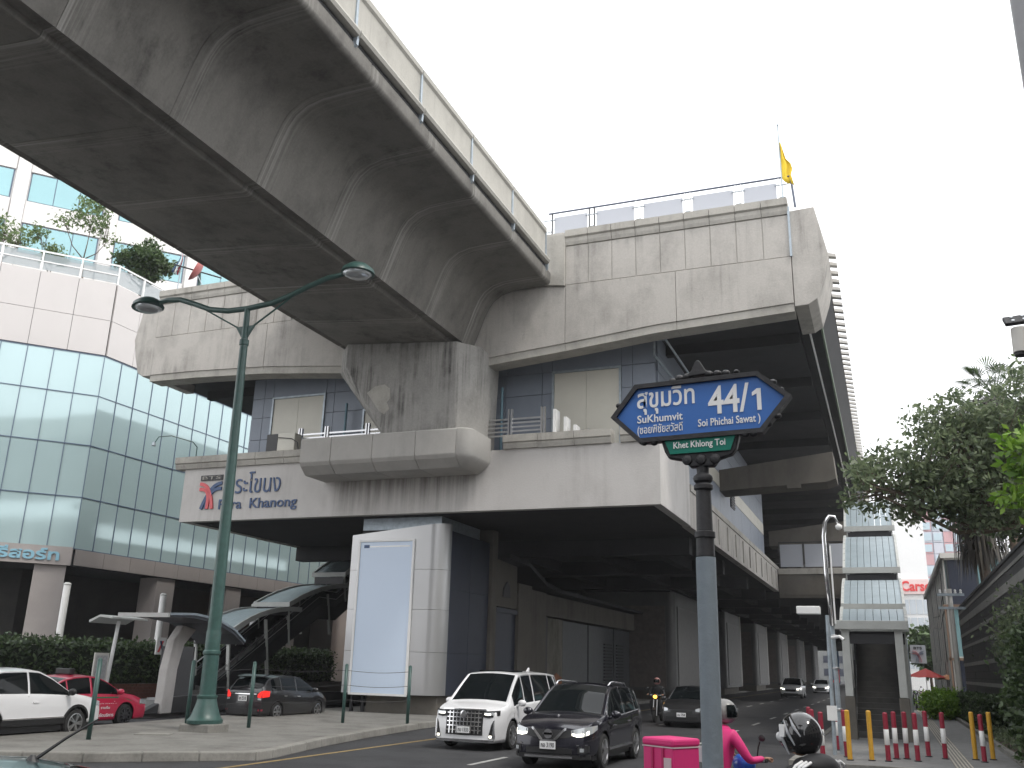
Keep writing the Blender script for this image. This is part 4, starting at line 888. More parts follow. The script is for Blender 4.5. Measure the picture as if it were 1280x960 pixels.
# ================================================================== vehicles
def ss(t): t = max(0., min(1., t)); return t*t*(3-2*t)
class Car:
    def __init__(c, name, label, sp, loc, rotz, group=None, cat='car'):
        c.s = sp; c.t = thing(name, label, cat, loc, rotz, group); c.paint = sp['paint']; c.shell(); c.wheels()
    def top(c, y): return float(np.interp(y, [p[0] for p in c.s['top']], [p[1] for p in c.s['top']]))
    def belt(c, y): return min(float(np.interp(y, [p[0] for p in c.s['belt']], [p[1] for p in c.s['belt']])), c.top(y)-c.s.get('crown', .05)-.012)
    def hw(c, y):
        L, W = c.s['L']/2, c.s['W']/2; k = c.s.get('kf', .16) if y > 0 else c.s.get('kr', .12); r = c.s.get('tl', .85)
        t = max(0, (abs(y)-(L-r))/r); return W*(1-k*t**2.4)
    def zb(c, y):
        s = c.s; z = s['sill']
        for yw in (s['yf'], s['yr']):
            ra = s['wr']+.07; d = abs(y-yw)
            if d < ra: z = max(z, s['wr']+math.sqrt(ra*ra-d*d)*.98)
        return z
    def warp(c, x, y, z):
        L, W = c.s['L']/2, c.s['W']/2
        s = ss((y-(L-.9))/.9); r = ss((-y-(L-.7))/.7)
        y2 = y+c.s.get('bulge', .10)*(1-min(1, (x/W)**2))*s - c.s.get('lean', .12)*max(0, z-.55)*s
        y2 += c.s.get('chin', -.10)*max(0, .32-z)*s
        y2 += -c.s.get('rbulge', .06)*(1-min(1, (x/W)**2))*r + c.s.get('rlean', .05)*max(0, z-.6)*r
        return (x, y2, z)
    def section(c, y):
        zt, bl, W, zb = c.top(y), c.belt(y), c.hw(y), c.zb(y); cr = c.s.get('crown', .05)
        ze = zt-cr; wr = W*.965-c.s.get('tumble', .26)*max(0, ze-bl)-.02
        pts = []
        for f in (0, .12, .3, .5, .7, .88, 1):
            z = zb+(bl-zb)*f; u = (z-.2)/max(.1, bl-.2)
            x = W*(1-.06*(1-u)**2-.035*max(0, u-.55)**1.2*2)
            if abs(f-.7) < .01: x += .012
            pts.append((x, z))
        x0 = pts[-1][0]
        for g in (.07, .5, .93, 1): pts.append((x0+(wr-x0)*g+(.012 if .2 < g < .9 else 0), bl+(ze-bl)*g))
        for h in (.10, .4, .7, 1): pts.append((wr*(1-h), ze+cr*(1-(1-h)**2)))
        return pts
    def shell(c):
        s = c.s; L = s['L']/2
        ys = set(np.linspace(-L, L, s.get('n', 56)).round(4))
        for yw in (s['yf'], s['yr']): ys |= set((yw+(s['wr']+.07)*np.sin(np.linspace(-PI/2, PI/2, 13))).round(4))
        for a, b in s['win']+[s['ws'], s['rw']]: ys |= {round(a, 4), round(b, 4)}
        ys = sorted(y for y in ys if -L <= y <= L); yy = [ys[0]]
        for y in ys[1:]:
            if y-yy[-1] > .012: yy.append(y)
        secs = [c.section(y) for y in yy]; R = len(secs[0])
        body = MB(); wsM = MB(); rwM = MB(); wins = {}
        for side in (1, -1):
            for i in range(len(yy)-1):
                a, b = yy[i], yy[i+1]; m = (a+b)/2
                for r in range(R-1):
                    q = [c.warp(side*secs[i][r][0], a, secs[i][r][1]), c.warp(side*secs[i+1][r][0], b, secs[i+1][r][1]),
                         c.warp(side*secs[i+1][r+1][0], b, secs[i+1][r+1][1]), c.warp(side*secs[i][r+1][0], a, secs[i][r+1][1])]
                    if side < 0: q = q[::-1]
                    tgt = body
                    if r in (7, 8):
                        for k, (w0, w1) in enumerate(s['win']):
                            if w0 < m < w1 and secs[i][9][1]-secs[i][7][1] > .03: tgt = wins.setdefault((k, side), MB())
                    if r >= 11:
                        if s['ws'][0] < m < s['ws'][1]: tgt = wsM
                        elif s['rw'][0] < m < s['rw'][1]: tgt = rwM
                    tgt.quad(*q)
        for e, sg in ((0, -1), (-1, 1)):                       # nose and tail
            sc = secs[e]; y = yy[e]; us = [1, .90, .6, .3, 0, -.3, -.6, -.9, -1]
            rows = []
            for k in range(11):
                x, z = sc[k]; rows.append([c.warp(x*u, y, z) for u in us])
            rows[10] = [c.warp(x, y, z) for x, z in [sc[10]]+sc[11:15]]+[c.warp(-x, y, z) for x, z in ([sc[10]]+sc[11:14])[::-1]]
            for k in range(10):
                for j in range(8):
                    q = [rows[k][j], rows[k][j+1], rows[k+1][j+1], rows[k+1][j]]
                    tgt = rwM if (e == 0 and s.get('tailglass') and s['tailglass'] < sc[k][1] and k in (7, 8) and 0 < j < 7) else body
                    tgt.quad(*(q[::-1] if sg < 0 else q))
        def bld(mb, name, m, par=c.t, ang=40):
            me = mb.mesh(name, m, True)
            import bmesh
            bm = bmesh.new(); bm.from_mesh(me); bmesh.ops.remove_doubles(bm, verts=bm.verts, dist=.0008); bmesh.ops.recalc_face_normals(bm, faces=bm.faces); bm.to_mesh(me); bm.free()
            me.polygons.foreach_set('use_smooth', [True]*len(me.polygons)); me.set_sharp_from_angle(angle=math.radians(ang))
            o = bpy.data.objects.new(name, me); COL.objects.link(o); o.parent = par; return o
        c.body = bld(body, 'body', c.paint)
        so = c.body.modifiers.new('skin', 'SOLIDIFY'); so.thickness = .02; so.offset = -1
        if wsM.f: bld(wsM, 'windshield', M['glassdark'])
        if rwM.f: bld(rwM, 'rear_window', M['glassdark'])
        for k, mb in wins.items(): bld(mb, 'side_window', M['glassdark'])
        W = s['W']/2
        MB().box(-W+.10, W-.10, -L+.28, L-.32, .20, s['belt'][0][1]-.18).build('underbody', M['black'], c.t, local=True)
        c.wh = W
    def wheels(c):
        s = c.s; r = s['wr']; wd = .22
        pf = [(r*.66, -wd/2), (r*.92, -wd/2), (r*.985, -wd/2+.03), (r, -wd/2+.06), (r, wd/2-.06), (r*.985, wd/2-.03), (r*.92, wd/2), (r*.66, wd/2), (r*.64, wd/2-.03)]
        tm = MB().lathe(pf, n=28, ax='x').mesh('wheel', M['rubber'], True); tm.set_sharp_from_angle(angle=.6)
        rim = MB(); n = s.get('spokes', 5); 
        rim.lathe([(r*.70, -.01), (r*.70, .055), (r*.63, .06), (r*.60, .02), (r*.60, -.01)], (0, 0, 0), 28, 'x')
        for k in range(n):
            for d in ((-.10, .10) if s.get('twin') else (0,)):
                a = 2*PI*k/n+d
                rim.obox((.055, .05*r*math.cos(a), .05*r*math.sin(a)), (.045, r*.66*math.cos(a+d*.6), r*.66*math.sin(a+d*.6)), r*(.11 if s.get('twin') else .17), .03, up=(1, 0, 0))
        rim.lathe([(.001, .07), (r*.15, .06), (r*.17, .0)], (0, 0, 0), 14, 'x')
        rm = rim.mesh('rim', s.get('rimmat', M['steel']), True); rm.set_sharp_from_angle(angle=.5)
        dk = MB().lathe([(.001, .015), (r*.64, .012), (r*.64, -.02)], (0, 0, 0), 24, 'x').mesh('brake_disc', M['black'])
        for sd in (1, -1):
            for y in (s['yf'], s['yr']):
                w_ = inst('wheel', tm, c.t, (sd*(c.s['W']/2-.125), y, r), (0, 0, 0 if sd > 0 else PI))
                inst('rim', rm, w_, (.055, 0, 0)); inst('brake_disc', dk, w_, (.05, 0, 0))
    # surface helpers
    def fy(c, x, z, e=1):
        L = c.s['L']/2; ax = abs(x); y = L
        if ax > c.hw(e*L):
            lo, hi = 0, L
            for _ in range(24):
                m = (lo+hi)/2
                if c.hw(e*m) > ax: lo = m
                else: hi = m
            y = lo
        return c.warp(x, e*y, z)[1]
    def patch(c, cols, mat, name, e=1, off=.012, depth=.05, par=None):
        """strip following the nose (e=1) or tail (e=-1); cols = (x, z_low, z_high)"""
        mb = MB()
        for (x0, l0, h0), (x1, l1, h1) in zip(cols, cols[1:]):
            f = lambda x, z, o: (x, c.fy(x, z, e)+e*o, z)
            mb.hexa([f(x0, l0, off), f(x1, l1, off), f(x1, l1, -depth), f(x0, l0, -depth), f(x0, h0, off), f(x1, h1, off), f(x1, h1, -depth), f(x0, h0, -depth)])
        return mb.build(name, mat, par or c.t, local=True)
    def sx(c, y, z):
        W = c.hw(y); bl = c.belt(y); u = (z-.2)/max(.1, bl-.2); return W*(1-.06*(1-u)**2-.035*max(0, u-.55)**1.2*2)
    def side(c, rows, mat, name, sd, off=.006, depth=.02):
        """strip on a flank; rows = (y, z_low, z_high)"""
        mb = MB()
        for (y0, l0, h0), (y1, l1, h1) in zip(rows, rows[1:]):
            f = lambda y, z, o: (sd*(c.sx(y, z)+o), c.warp(c.sx(y, z), y, z)[1], z)
            mb.hexa([f(y0, l0, off), f(y1, l1, off), f(y1, l1, -depth), f(y0, l0, -depth), f(y0, h0, off), f(y1, h1, off), f(y1, h1, -depth), f(y0, h0, -depth)])
        return mb.build(name, mat, c.t, local=True)
    def both(c, cols, mat, name, e=1, **k): 
        c.patch(cols, mat, name, e, **k); return c.patch([(-x, a, b) for x, a, b in cols], mat, name, e, **k)
    def extras(c, doors, mirror_y, handles=()):
        for sd in (1, -1):
            for y in doors: c.side([(y-.007, c.zb(y)+.02, c.belt(y)-.01), (y+.007, c.zb(y)+.02, c.belt(y)-.01)], M['black'], 'door_seam', sd, .002)
            for y in handles: c.side([(y-.09, c.belt(y)-.17, c.belt(y)-.135), (y+.09, c.belt(y)-.17, c.belt(y)-.135)], c.s.get('handle', M['chrome']), 'door_handle', sd, .03)
            b = c.belt(mirror_y)
            MB().ball((sd*(c.hw(mirror_y)+.11), mirror_y-.02, b+.09), (.12, .075, .085), 12, 8).tube([(sd*(c.hw(mirror_y)-.06), mirror_y+.02, b+.01), (sd*(c.hw(mirror_y)+.06), mirror_y, b+.05)], .03, 6).build('mirror', c.s.get('mirmat', c.paint), c.t, local=True, smooth=True)
    def plate(c, e, z, txt, w_=.34, h_=.15, x=0):
        y = c.fy(x, z, e)+e*.03
        p = MB().box(x-w_/2, x+w_/2, min(y, y+e*.012), max(y, y+e*.012), z-h_/2, z+h_/2).build('number_plate', M['letterwhite'], c.t, local=True)
        MB().box(x-w_/2+.01, x+w_/2-.01, y-.02, y+.02, z-h_/2-.01, z-h_/2-.001).build('plate_holder', M['black'], p, local=True)
        tx = text_mesh(txt, -w_*.42, w_*.42, -h_*.3, h_*.32, .004, .01)
        if e > 0: tx.xf(Matrix.Rotation(PI, 4, 'Z'))
        tx.xf(Matrix.Translation((x, y+e*.0135, z))); tx.build('plate_lettering', M['black'], p, local=True)
        return p
def paintm(n, col, metal=.0, rough=.28): return plain(n, col, rough, metal, coat=.8)
P_WHITE = paintm('pearl_white_paint', (.74, .74, .75)); P_NAVY = paintm('dark_plum_grey_paint', (.014, .0135, .022), .3, .22); P_RED = paintm('taxi_red_paint', (.52, .012, .06)); P_BLACK = paintm('black_car_paint', (.012, .012, .014))
P_TEAL = paintm('dark_teal_paint', (.03, .07, .075), .3); P_SILVER = paintm('silver_paint', (.30, .31, .31), .6)
# ---- white people carrier
MPV = dict(L=4.95, W=1.86, sill=.20, wr=.345, yf=1.52, yr=-1.48, paint=P_WHITE, n=60, crown=.05, tumble=.20, kf=.13, bulge=.09, lean=.10, spokes=10, tl=.7, kr=.08,
    top=[(-2.475, 1.25), (-2.44, 1.55), (-2.36, 1.76), (-2.2, 1.85), (-1.5, 1.90), (-.3, 1.915), (.5, 1.89), (.78, 1.85), (1.15, 1.60), (1.66, 1.20), (1.78, 1.14), (2.1, 1.08), (2.38, 1.01), (2.475, .95)],
    belt=[(-2.475, 1.12), (-1, 1.10), (1, 1.04), (1.8, 1.0), (2.475, .9)], win=[(-2.25, -1.5), (-1.44, -.12), (-.04, .62), (.68, 1.45)], ws=(.80, 1.68), rw=(-2.45, -2.34), tailglass=None)
c = Car('white_people_carrier', 'white people carrier with tall chrome grille driving towards the camera', MPV, (-10.10, 25.0, 0), PI, cat='minivan')
c.extras((1.45, .05, -1.42), 1.25, (.35, -.35))
g = c.patch([(x, .36+.02*abs(x), .97-.05*abs(x)) for x in np.linspace(-.50, .50, 9)], M['black'], 'grille', off=.015)
for x in np.linspace(-.46, .46, 9): c.patch([(x*.86-.012, .40, .93), (x*.86+.012, .40, .93)], M['chrome'], 'grille_bar', off=.04, par=g)
for z in (.48, .58, .68, .78, .88): c.patch([(x, z-.012, z+.012) for x in np.linspace(-.47, .47, 7)], M['chrome'], 'grille_slat', off=.028, par=g)
c.patch([(x, .955, .985) for x in np.linspace(-.58, .58, 9)], M['chrome'], 'grille_trim', off=.035)
em_ = MB().lathe([(.085, 0), (.09, .02), (.06, .025)], (0, 0, 0), 18, 'y'); em_.xf(Matrix.Translation((0, c.fy(0, .86)+.04, .86))); em_.build('badge', M['chrome'], c.t, local=True)
c.both([(.50, .80, .93), (.62, .78, .94), (.75, .80, .95), (.86, .84, .96)], M['black'], 'headlight', off=.014); c.both([(.53, .84, .91), (.64, .83, .91), (.76, .85, .92)], M['lens'], 'headlight_lens', off=.03)
c.both([(.55, .855, .885), (.70, .85, .885)], M['led'], 'daytime_lamp', off=.036)
c.both([(.66, .30, .36), (.72, .30, .62), (.76, .31, .70)], M['black'], 'air_intake', off=.012); c.both([(.77, .30, .72), (.80, .30, .73)], M['chrome'], 'chrome_strip', off=.03)
c.both([(.68, .32, .37), (.74, .32, .37)], M['led'], 'fog_lamp', off=.03)
c.patch([(x, .22, .27) for x in np.linspace(-.78, .78, 11)], M['chrome'], 'bumper_trim', off=.02)
c.plate(1, .49, 'กบ 1333')
MB().box(-.52, .52, -.1, .5, 1.88, 1.913).build('sunroof', M['glassdark'], c.t, local=True); MB().prism([(-2.0, 1.9), (-1.8, 1.9), (-1.98, 2.0)], -.02, .02, 'x').build('roof_antenna', P_WHITE, c.t, local=True)
c.patch([(x, 1.0, 1.09) for x in np.linspace(.72, .9, 4)], M['black'], 'tail_lamp', e=-1)
# ---- dark sport utility
SUV = dict(L=4.64, W=1.83, sill=.30, wr=.355, yf=1.36, yr=-1.34, paint=P_NAVY, n=60, crown=.06, tumble=.26, kf=.20, bulge=.14, lean=.22, spokes=5, twin=True, tl=.85,
    top=[(-2.32, 1.02), (-2.24, 1.25), (-2.0, 1.52), (-1.7, 1.62), (-1.0, 1.70), (-.2, 1.715), (.18, 1.68), (.5, 1.54), (.9, 1.29), (1.18, 1.12), (1.5, 1.08), (1.95, 1.0), (2.2, .93), (2.32, .86)],
    belt=[(-2.32, 1.0), (-1.7, 1.10), (-.5, 1.03), (1.2, .98), (2.32, .80)], win=[(-1.95, -1.35), (-1.28, -.38), (-.30, .98)], ws=(.20, 1.20), rw=(-2.24, -1.85))
c = Car('dark_sport_utility', 'dark plum grey sport utility with chrome v grille and bright headlamps', SUV, (-6.76, 21.75, 0), PI, cat='car')
c.s['mirmat'] = P_NAVY; c.extras((.92, -.34, -1.28), .95, (.55, -.72))
for sd in (1, -1):
    MB().tube([(sd*.60, -1.45, 1.63), (sd*.62, -1.3, 1.71), (sd*.64, -.2, 1.745), (sd*.64, .0, 1.73), (sd*.63, .12, 1.66)], .022, 8).build('roof_rail', M['chrome'], c.t, local=True, smooth=True)
    c.side([(-.98, .36, .41), (.98, .36, .41)], M['chrome'], 'sill_trim', sd, .02)
    c.side([(-.95, .30, .352), (.95, .30, .352)], M['black'], 'sill_guard', sd, .015)
MB().prism([(-1.75, 1.62), (-1.55, 1.64), (-1.75, 1.73)], -.02, .02, 'x').build('roof_antenna', M['chrome'], c.t, local=True)
g = c.patch([(x, .60+.14*abs(x), .80) for x in np.linspace(-.52, .52, 11)], M['black'], 'grille', off=.012)
for sg in (-1, 1): c.patch([(sg*.12, .57, .625), (sg*.20, .62, .70), (sg*.33, .77, .83), (sg*.38, .80, .845)], M['chrome'], 'grille_vee', off=.045, par=g)
c.patch([(-.13, .565, .61), (.13, .565, .61)], M['chrome'], 'grille_vee', off=.045, par=g)
b_ = MB().lathe([(.075, 0), (.095, 0), (.095, .03), (.075, .03)], (0, 0, 0), 20, 'y').box(-.11, .11, 0, .03, -.02, .02); b_.xf(Matrix.Translation((0, c.fy(0, .72)+.03, .72))); b_.build('badge', M['chrome'], c.t, local=True)
c.both([(.48, .70, .80), (.60, .67, .83), (.74, .68, .86), (.84, .74, .88), (.88, .80, .89)], M['lens'], 'headlight', off=.012)
c.both([(.50, .70, .74), (.60, .675, .72), (.72, .685, .74), (.80, .72, .79)], M['led'], 'daytime_lamp', off=.022)
c.patch([(x, .34, .47-.05*abs(x)) for x in np.linspace(-.50, .50, 7)], M['black'], 'air_intake', off=.012)
c.both([(.62, .36, .48), (.70, .35, .50), (.80, .38, .50)], M['black'], 'fog_recess', off=.012); c.both([(.67, .39, .46), (.735, .39, .46)], M['lens'], 'fog_lamp', off=.03)
c.both([(.60, .505, .525), (.78, .51, .53)], M['chrome'], 'fog_trim', off=.025)
c.patch([(x, .255, .30) for x in np.linspace(-.52, .52, 7)], M['chrome'], 'bumper_trim', off=.04); c.patch([(x, .24, .325) for x in np.linspace(-.82, .82, 11)], M['black'], 'bumper_guard', off=.015)
c.plate(1, .50, 'กอ 3190')
# ---- white crossover, left edge
XO = dict(L=4.6, W=1.85, sill=.36, wr=.35, yf=1.35, yr=-1.32, paint=P_WHITE, n=56, crown=.06, tumble=.27, kf=.2, bulge=.12, lean=.15, spokes=5, twin=True, mirmat=M['black'], handle=P_WHITE,
    top=[(-2.3, 1.0), (-2.2, 1.25), (-1.8, 1.52), (-1.0, 1.66), (-.2, 1.68), (.1, 1.66), (.5, 1.50), (.95, 1.24), (1.2, 1.12), (1.6, 1.07), (2.0, 1.0), (2.3, .84)],
    belt=[(-2.3, 1.05), (-1, 1.06), (1.2, 1.02), (2.3, .80)], win=[(-1.85, -1.25), (-1.2, -.30), (-.24, 1.0)], ws=(.12, 1.22), rw=(-2.2, -1.7))
c = Car('white_crossover', 'white crossover with black sills cut by the left edge of the view', XO, (-20.32, 17.8, 0), math.radians(3), cat='car')
c.extras((.92, -.28, -1.15), .98, (-.05,))
for sd in (1, -1):
    c.side([(-.98, .36, .50), (.98, .36, .50)], M['black'], 'sill_guard', sd, .012); c.side([(-.96, .505, .535), (.97, .505, .535)], M['chrome'], 'sill_trim', sd, .016)
    arc_ = [(1.35+.43*math.cos(a), .35+.43*math.sin(a)) for a in np.linspace(.25, PI-.25, 13)]
    mb = MB()
    for (y0, z0), (y1, z1) in zip(arc_, arc_[1:]): mb.obox((sd*(c.sx(y0, z0)+.005), y0, z0), (sd*(c.sx(y1, z1)+.005), y1, z1), .03, .06, up=(0, 0, 1))
    mb.build('arch_trim', M['black'], c.t, local=True)
c.both([(.60, .72, .82), (.72, .70, .86), (.86, .78, .90)], M['lens'], 'headlight')
# ---- red taxi
SED = dict(L=4.6, W=1.76, sill=.20, wr=.315, yf=1.35, yr=-1.3, paint=P_RED, n=56, crown=.05, tumble=.30, kf=.2, bulge=.14, lean=.12, spokes=10, rimmat=M['iron'], handle=P_RED,
    top=[(-2.3, .92), (-2.2, 1.03), (-1.75, 1.09), (-1.55, 1.14), (-1.0, 1.37), (-.6, 1.45), (-.1, 1.475), (.25, 1.45), (.6, 1.32), (1.1, 1.05), (1.2, 1.0), (1.7, .93), (2.05, .83), (2.3, .66)],
    belt=[(-2.3, .88), (-1, .92), (1.2, .90), (2.3, .60)], win=[(-1.3, -.95), (-.9, -.08), (0, .95)], ws=(.28, 1.2), rw=(-1.58, -.85))
c = Car('red_taxi', 'red taxi saloon half hidden behind the white crossover', SED, (-22.42, 21.75, 0), 0, cat='taxi')
c.extras((.9, -.04, -.95), .95, (-.2,))
MB().box(-.28, .28, -.42, -.24, 1.47, 1.63).build('roof_sign', M['black'], c.t, local=True, bevel=.02)
for sd in (1, -1):
    c.side([(y, c.belt(y)-.09, c.belt(y)-.05) for y in np.linspace(-.9, 2.0, 9)], plain('stripe_green', (.03, .16, .07), .4), 'side_stripe', sd, .004)
for txt, y0, y1, z0, z1 in (('นโยบายขนส่ง', .15, .95, .66, .73), ('ราบรื่น', .35, .70, .52, .60), ('ประหยัดบริการ', .05, .90, .30, .40)):
    t_ = text_mesh(txt, y0, y1, z0, z1, .004, .01); t_.xf(Matrix.Rotation(PI/2, 4, 'Z')); t_.xf(Matrix.Translation((c.sx(.5, (z0+z1)/2)+.006, 0, 0))); t_.build('door_lettering', M['letterwhite'], c.t, local=True)
MB().lathe([(.001, .006), (.22, .006), (.22, 0)], (0, 0, 0), 20, 'x').xf(Matrix.Translation((c.sx(-.2, .6)+.004, -.28, .56))).build('door_roundel', M['letterwhite'], c.t, local=True)
c.both([(.55, .60, .68), (.68, .58, .72), (.82, .64, .76)], M['lens'], 'headlight')
# ---- black hatchback
HAT = dict(L=4.05, W=1.70, sill=.20, wr=.30, yf=1.28, yr=-1.25, paint=P_BLACK, n=52, crown=.05, tumble=.28, kf=.2, kr=.14, bulge=.12, lean=.12, spokes=6, rbulge=.08, rlean=.06,
    top=[(-2.025, .98), (-1.95, 1.12), (-1.72, 1.36), (-1.5, 1.46), (-1.0, 1.51), (-.2, 1.515), (.2, 1.48), (.7, 1.25), (1.05, 1.05), (1.2, 1.0), (1.7, .90), (2.025, .70)],
    belt=[(-2.025, .95), (-1, .98), (1.1, .90), (2.025, .62)], win=[(-1.6, -1.1), (-1.05, -.2), (-.12, .9)], ws=(.22, 1.12), rw=(-1.95, -1.58))
c = Car('black_hatchback', 'black hatchback with red tail lamps stopped beside the traffic island', HAT, (-20.75, 29.75, 0), 0, cat='car')
c.extras((.85, -.16, -1.08), .85, (-.05, -.85))
c.both([(.56, .78, .88), (.66, .76, .97), (.74, .77, 1.0), (.80, .80, .98)], M['tail'], 'tail_lamp', e=-1, off=.015); c.both([(.58, .70, .755), (.70, .69, .75)], M['lens'], 'reverse_lamp', e=-1, off=.015)
c.both([(.60, .34, .40), (.74, .34, .40)], M['red'], 'reflector', e=-1, off=.012)
c.patch([(x, .87, .90) for x in np.linspace(-.52, .52, 7)], M['chrome'], 'tailgate_trim', e=-1, off=.02); c.patch([(x, .24, .42) for x in np.linspace(-.62, .62, 7)], M['black'], 'rear_bumper', e=-1, off=.02)
c.plate(-1, .74, 'ขก 2518', .34, .18)
MB().prism([(-1.78, 1.42), (-1.45, 1.49), (-1.45, 1.52), (-1.85, 1.46)], -.52, .52, 'x').build('spoiler', P_BLACK, c.t, local=True)
# ---- silver saloon under the station
S2 = dict(SED); S2.update(paint=paintm('dark_grey_paint', (.05, .05, .052), .5), rimmat=M['steel'], handle=P_SILVER)
c = Car('grey_saloon', 'dark grey saloon behind the dark sport utility in the shade of the station', S2, (-7.45, 38.6, 0), PI, cat='car')
c.extras((.9, -.04), .95); c.both([(.52, .60, .68), (.66, .58, .71), (.82, .64, .75)], M['lens'], 'headlight'); c.patch([(x, .52, .62) for x in np.linspace(-.42, .42, 7)], M['black'], 'grille')
c.patch([(x, .28, .40) for x in np.linspace(-.6, .6, 7)], M['black'], 'air_intake'); c.plate(1, .46, 'ฉน 704')
# ---- two white cars far down the road
for i, (x, y, lab) in enumerate(((-8.25, 88, 'white sport utility far down the road, the nearer of two white cars'), (-7.5, 113, 'white saloon farthest down the road behind another white car'))):
    F = dict(XO if i == 0 else SED); F.update(paint=P_WHITE, n=30)
    c = Car('white_far_car', lab, F, (x, y, 0), PI, 'white cars far down the road')
    z = 0 if i == 0 else -.12
    c.extras((), .98); c.both([(.50, .70+z, .80+z), (.66, .70+z, .82+z), (.84, .76+z, .86+z)], M['led'], 'headlight', off=.02); c.patch([(x_, .55+z, .74+z) for x_ in np.linspace(-.42, .42, 5)], M['black'], 'grille'); c.patch([(x_, .3, .42) for x_ in np.linspace(-.6, .6, 5)], M['black'], 'air_intake')
# ---- dark teal car, only its roof in view at the lower left
TC = dict(SED); TC.update(paint=P_TEAL, rimmat=M['steel'])
c = Car('dark_teal_saloon', 'dark teal saloon of which only the roof and whip antenna show bottom left', TC, (-5.62, 4.36, -.06), math.radians(135), cat='car')
c.extras((.9, -.04), .95)
MB().tube([(0, -.62, 1.44), (0, -.80, 1.58), (0, -.98, 1.70)], [.014, .010, .005], 6).lathe([(.05, 1.43), (.03, 1.46), (.015, 1.48)], (0, -.62, 0), 10).build('whip_antenna', M['black'], c.t, local=True)

# ================================================================== scooters and riders
def skin_body(name, joints, edges, parent, mat, sub=2, root=0):
    me = bpy.data.meshes.new(name); me.from_pydata([j[0] for j in joints], edges, [])
    o = bpy.data.objects.new(name, me); COL.objects.link(o); o.parent = parent; me.materials.append(mat)
    sk = o.modifiers.new('skin', 'SKIN'); sk.use_smooth_shade = True
    for i, j in enumerate(joints):
        r = j[1]; r = r if isinstance(r, tuple) else (r, r); me.skin_vertices[0].data[i].radius = r; me.skin_vertices[0].data[i].use_root = (i == root)
    ss_ = o.modifiers.new('smooth', 'SUBSURF'); ss_.levels = sub; ss_.render_levels = sub
    return o
def hand(parent, wrist, fwd, down, sd, mat, name='hand'):
    """a palm, four fingers curled round a grip and a thumb; fwd = knuckle direction, down = curl direction"""
    wv = Vector(wrist); f = Vector(fwd).normalized(); d = Vector(down).normalized(); s = f.cross(d).normalized()*sd
    J = [((wv), .022), ((wv+f*.045), (.036, .018)), ((wv+f*.085), (.040, .016))]; E = [(0, 1), (1, 2)]
    for k, (o_, ln) in enumerate(((-.030, .9), (-.010, 1.0), (.010, .95), (.030, .78))):
        b = wv+f*.088+s*o_; i = len(J)
        J += [(b+f*.006, .0095), (b+f*.030*ln+d*.006, .009), (b+f*.036*ln+d*.032*ln, .0085), (b+f*.014*ln+d*.048*ln, .0078)]
        E += [(2, i), (i, i+1), (i+1, i+2), (i+2, i+3)]
    i = len(J); b = wv+f*.035-s*.034
    J += [(b, .012), (b+f*.022-s*.012+d*.016, .010), (b+f*.040-s*.004+d*.036, .0085)]; E += [(1, i), (i, i+1), (i+1, i+2)]
    return skin_body(name, [(tuple(p), r) for p, r in J], E, parent, mat, 1)
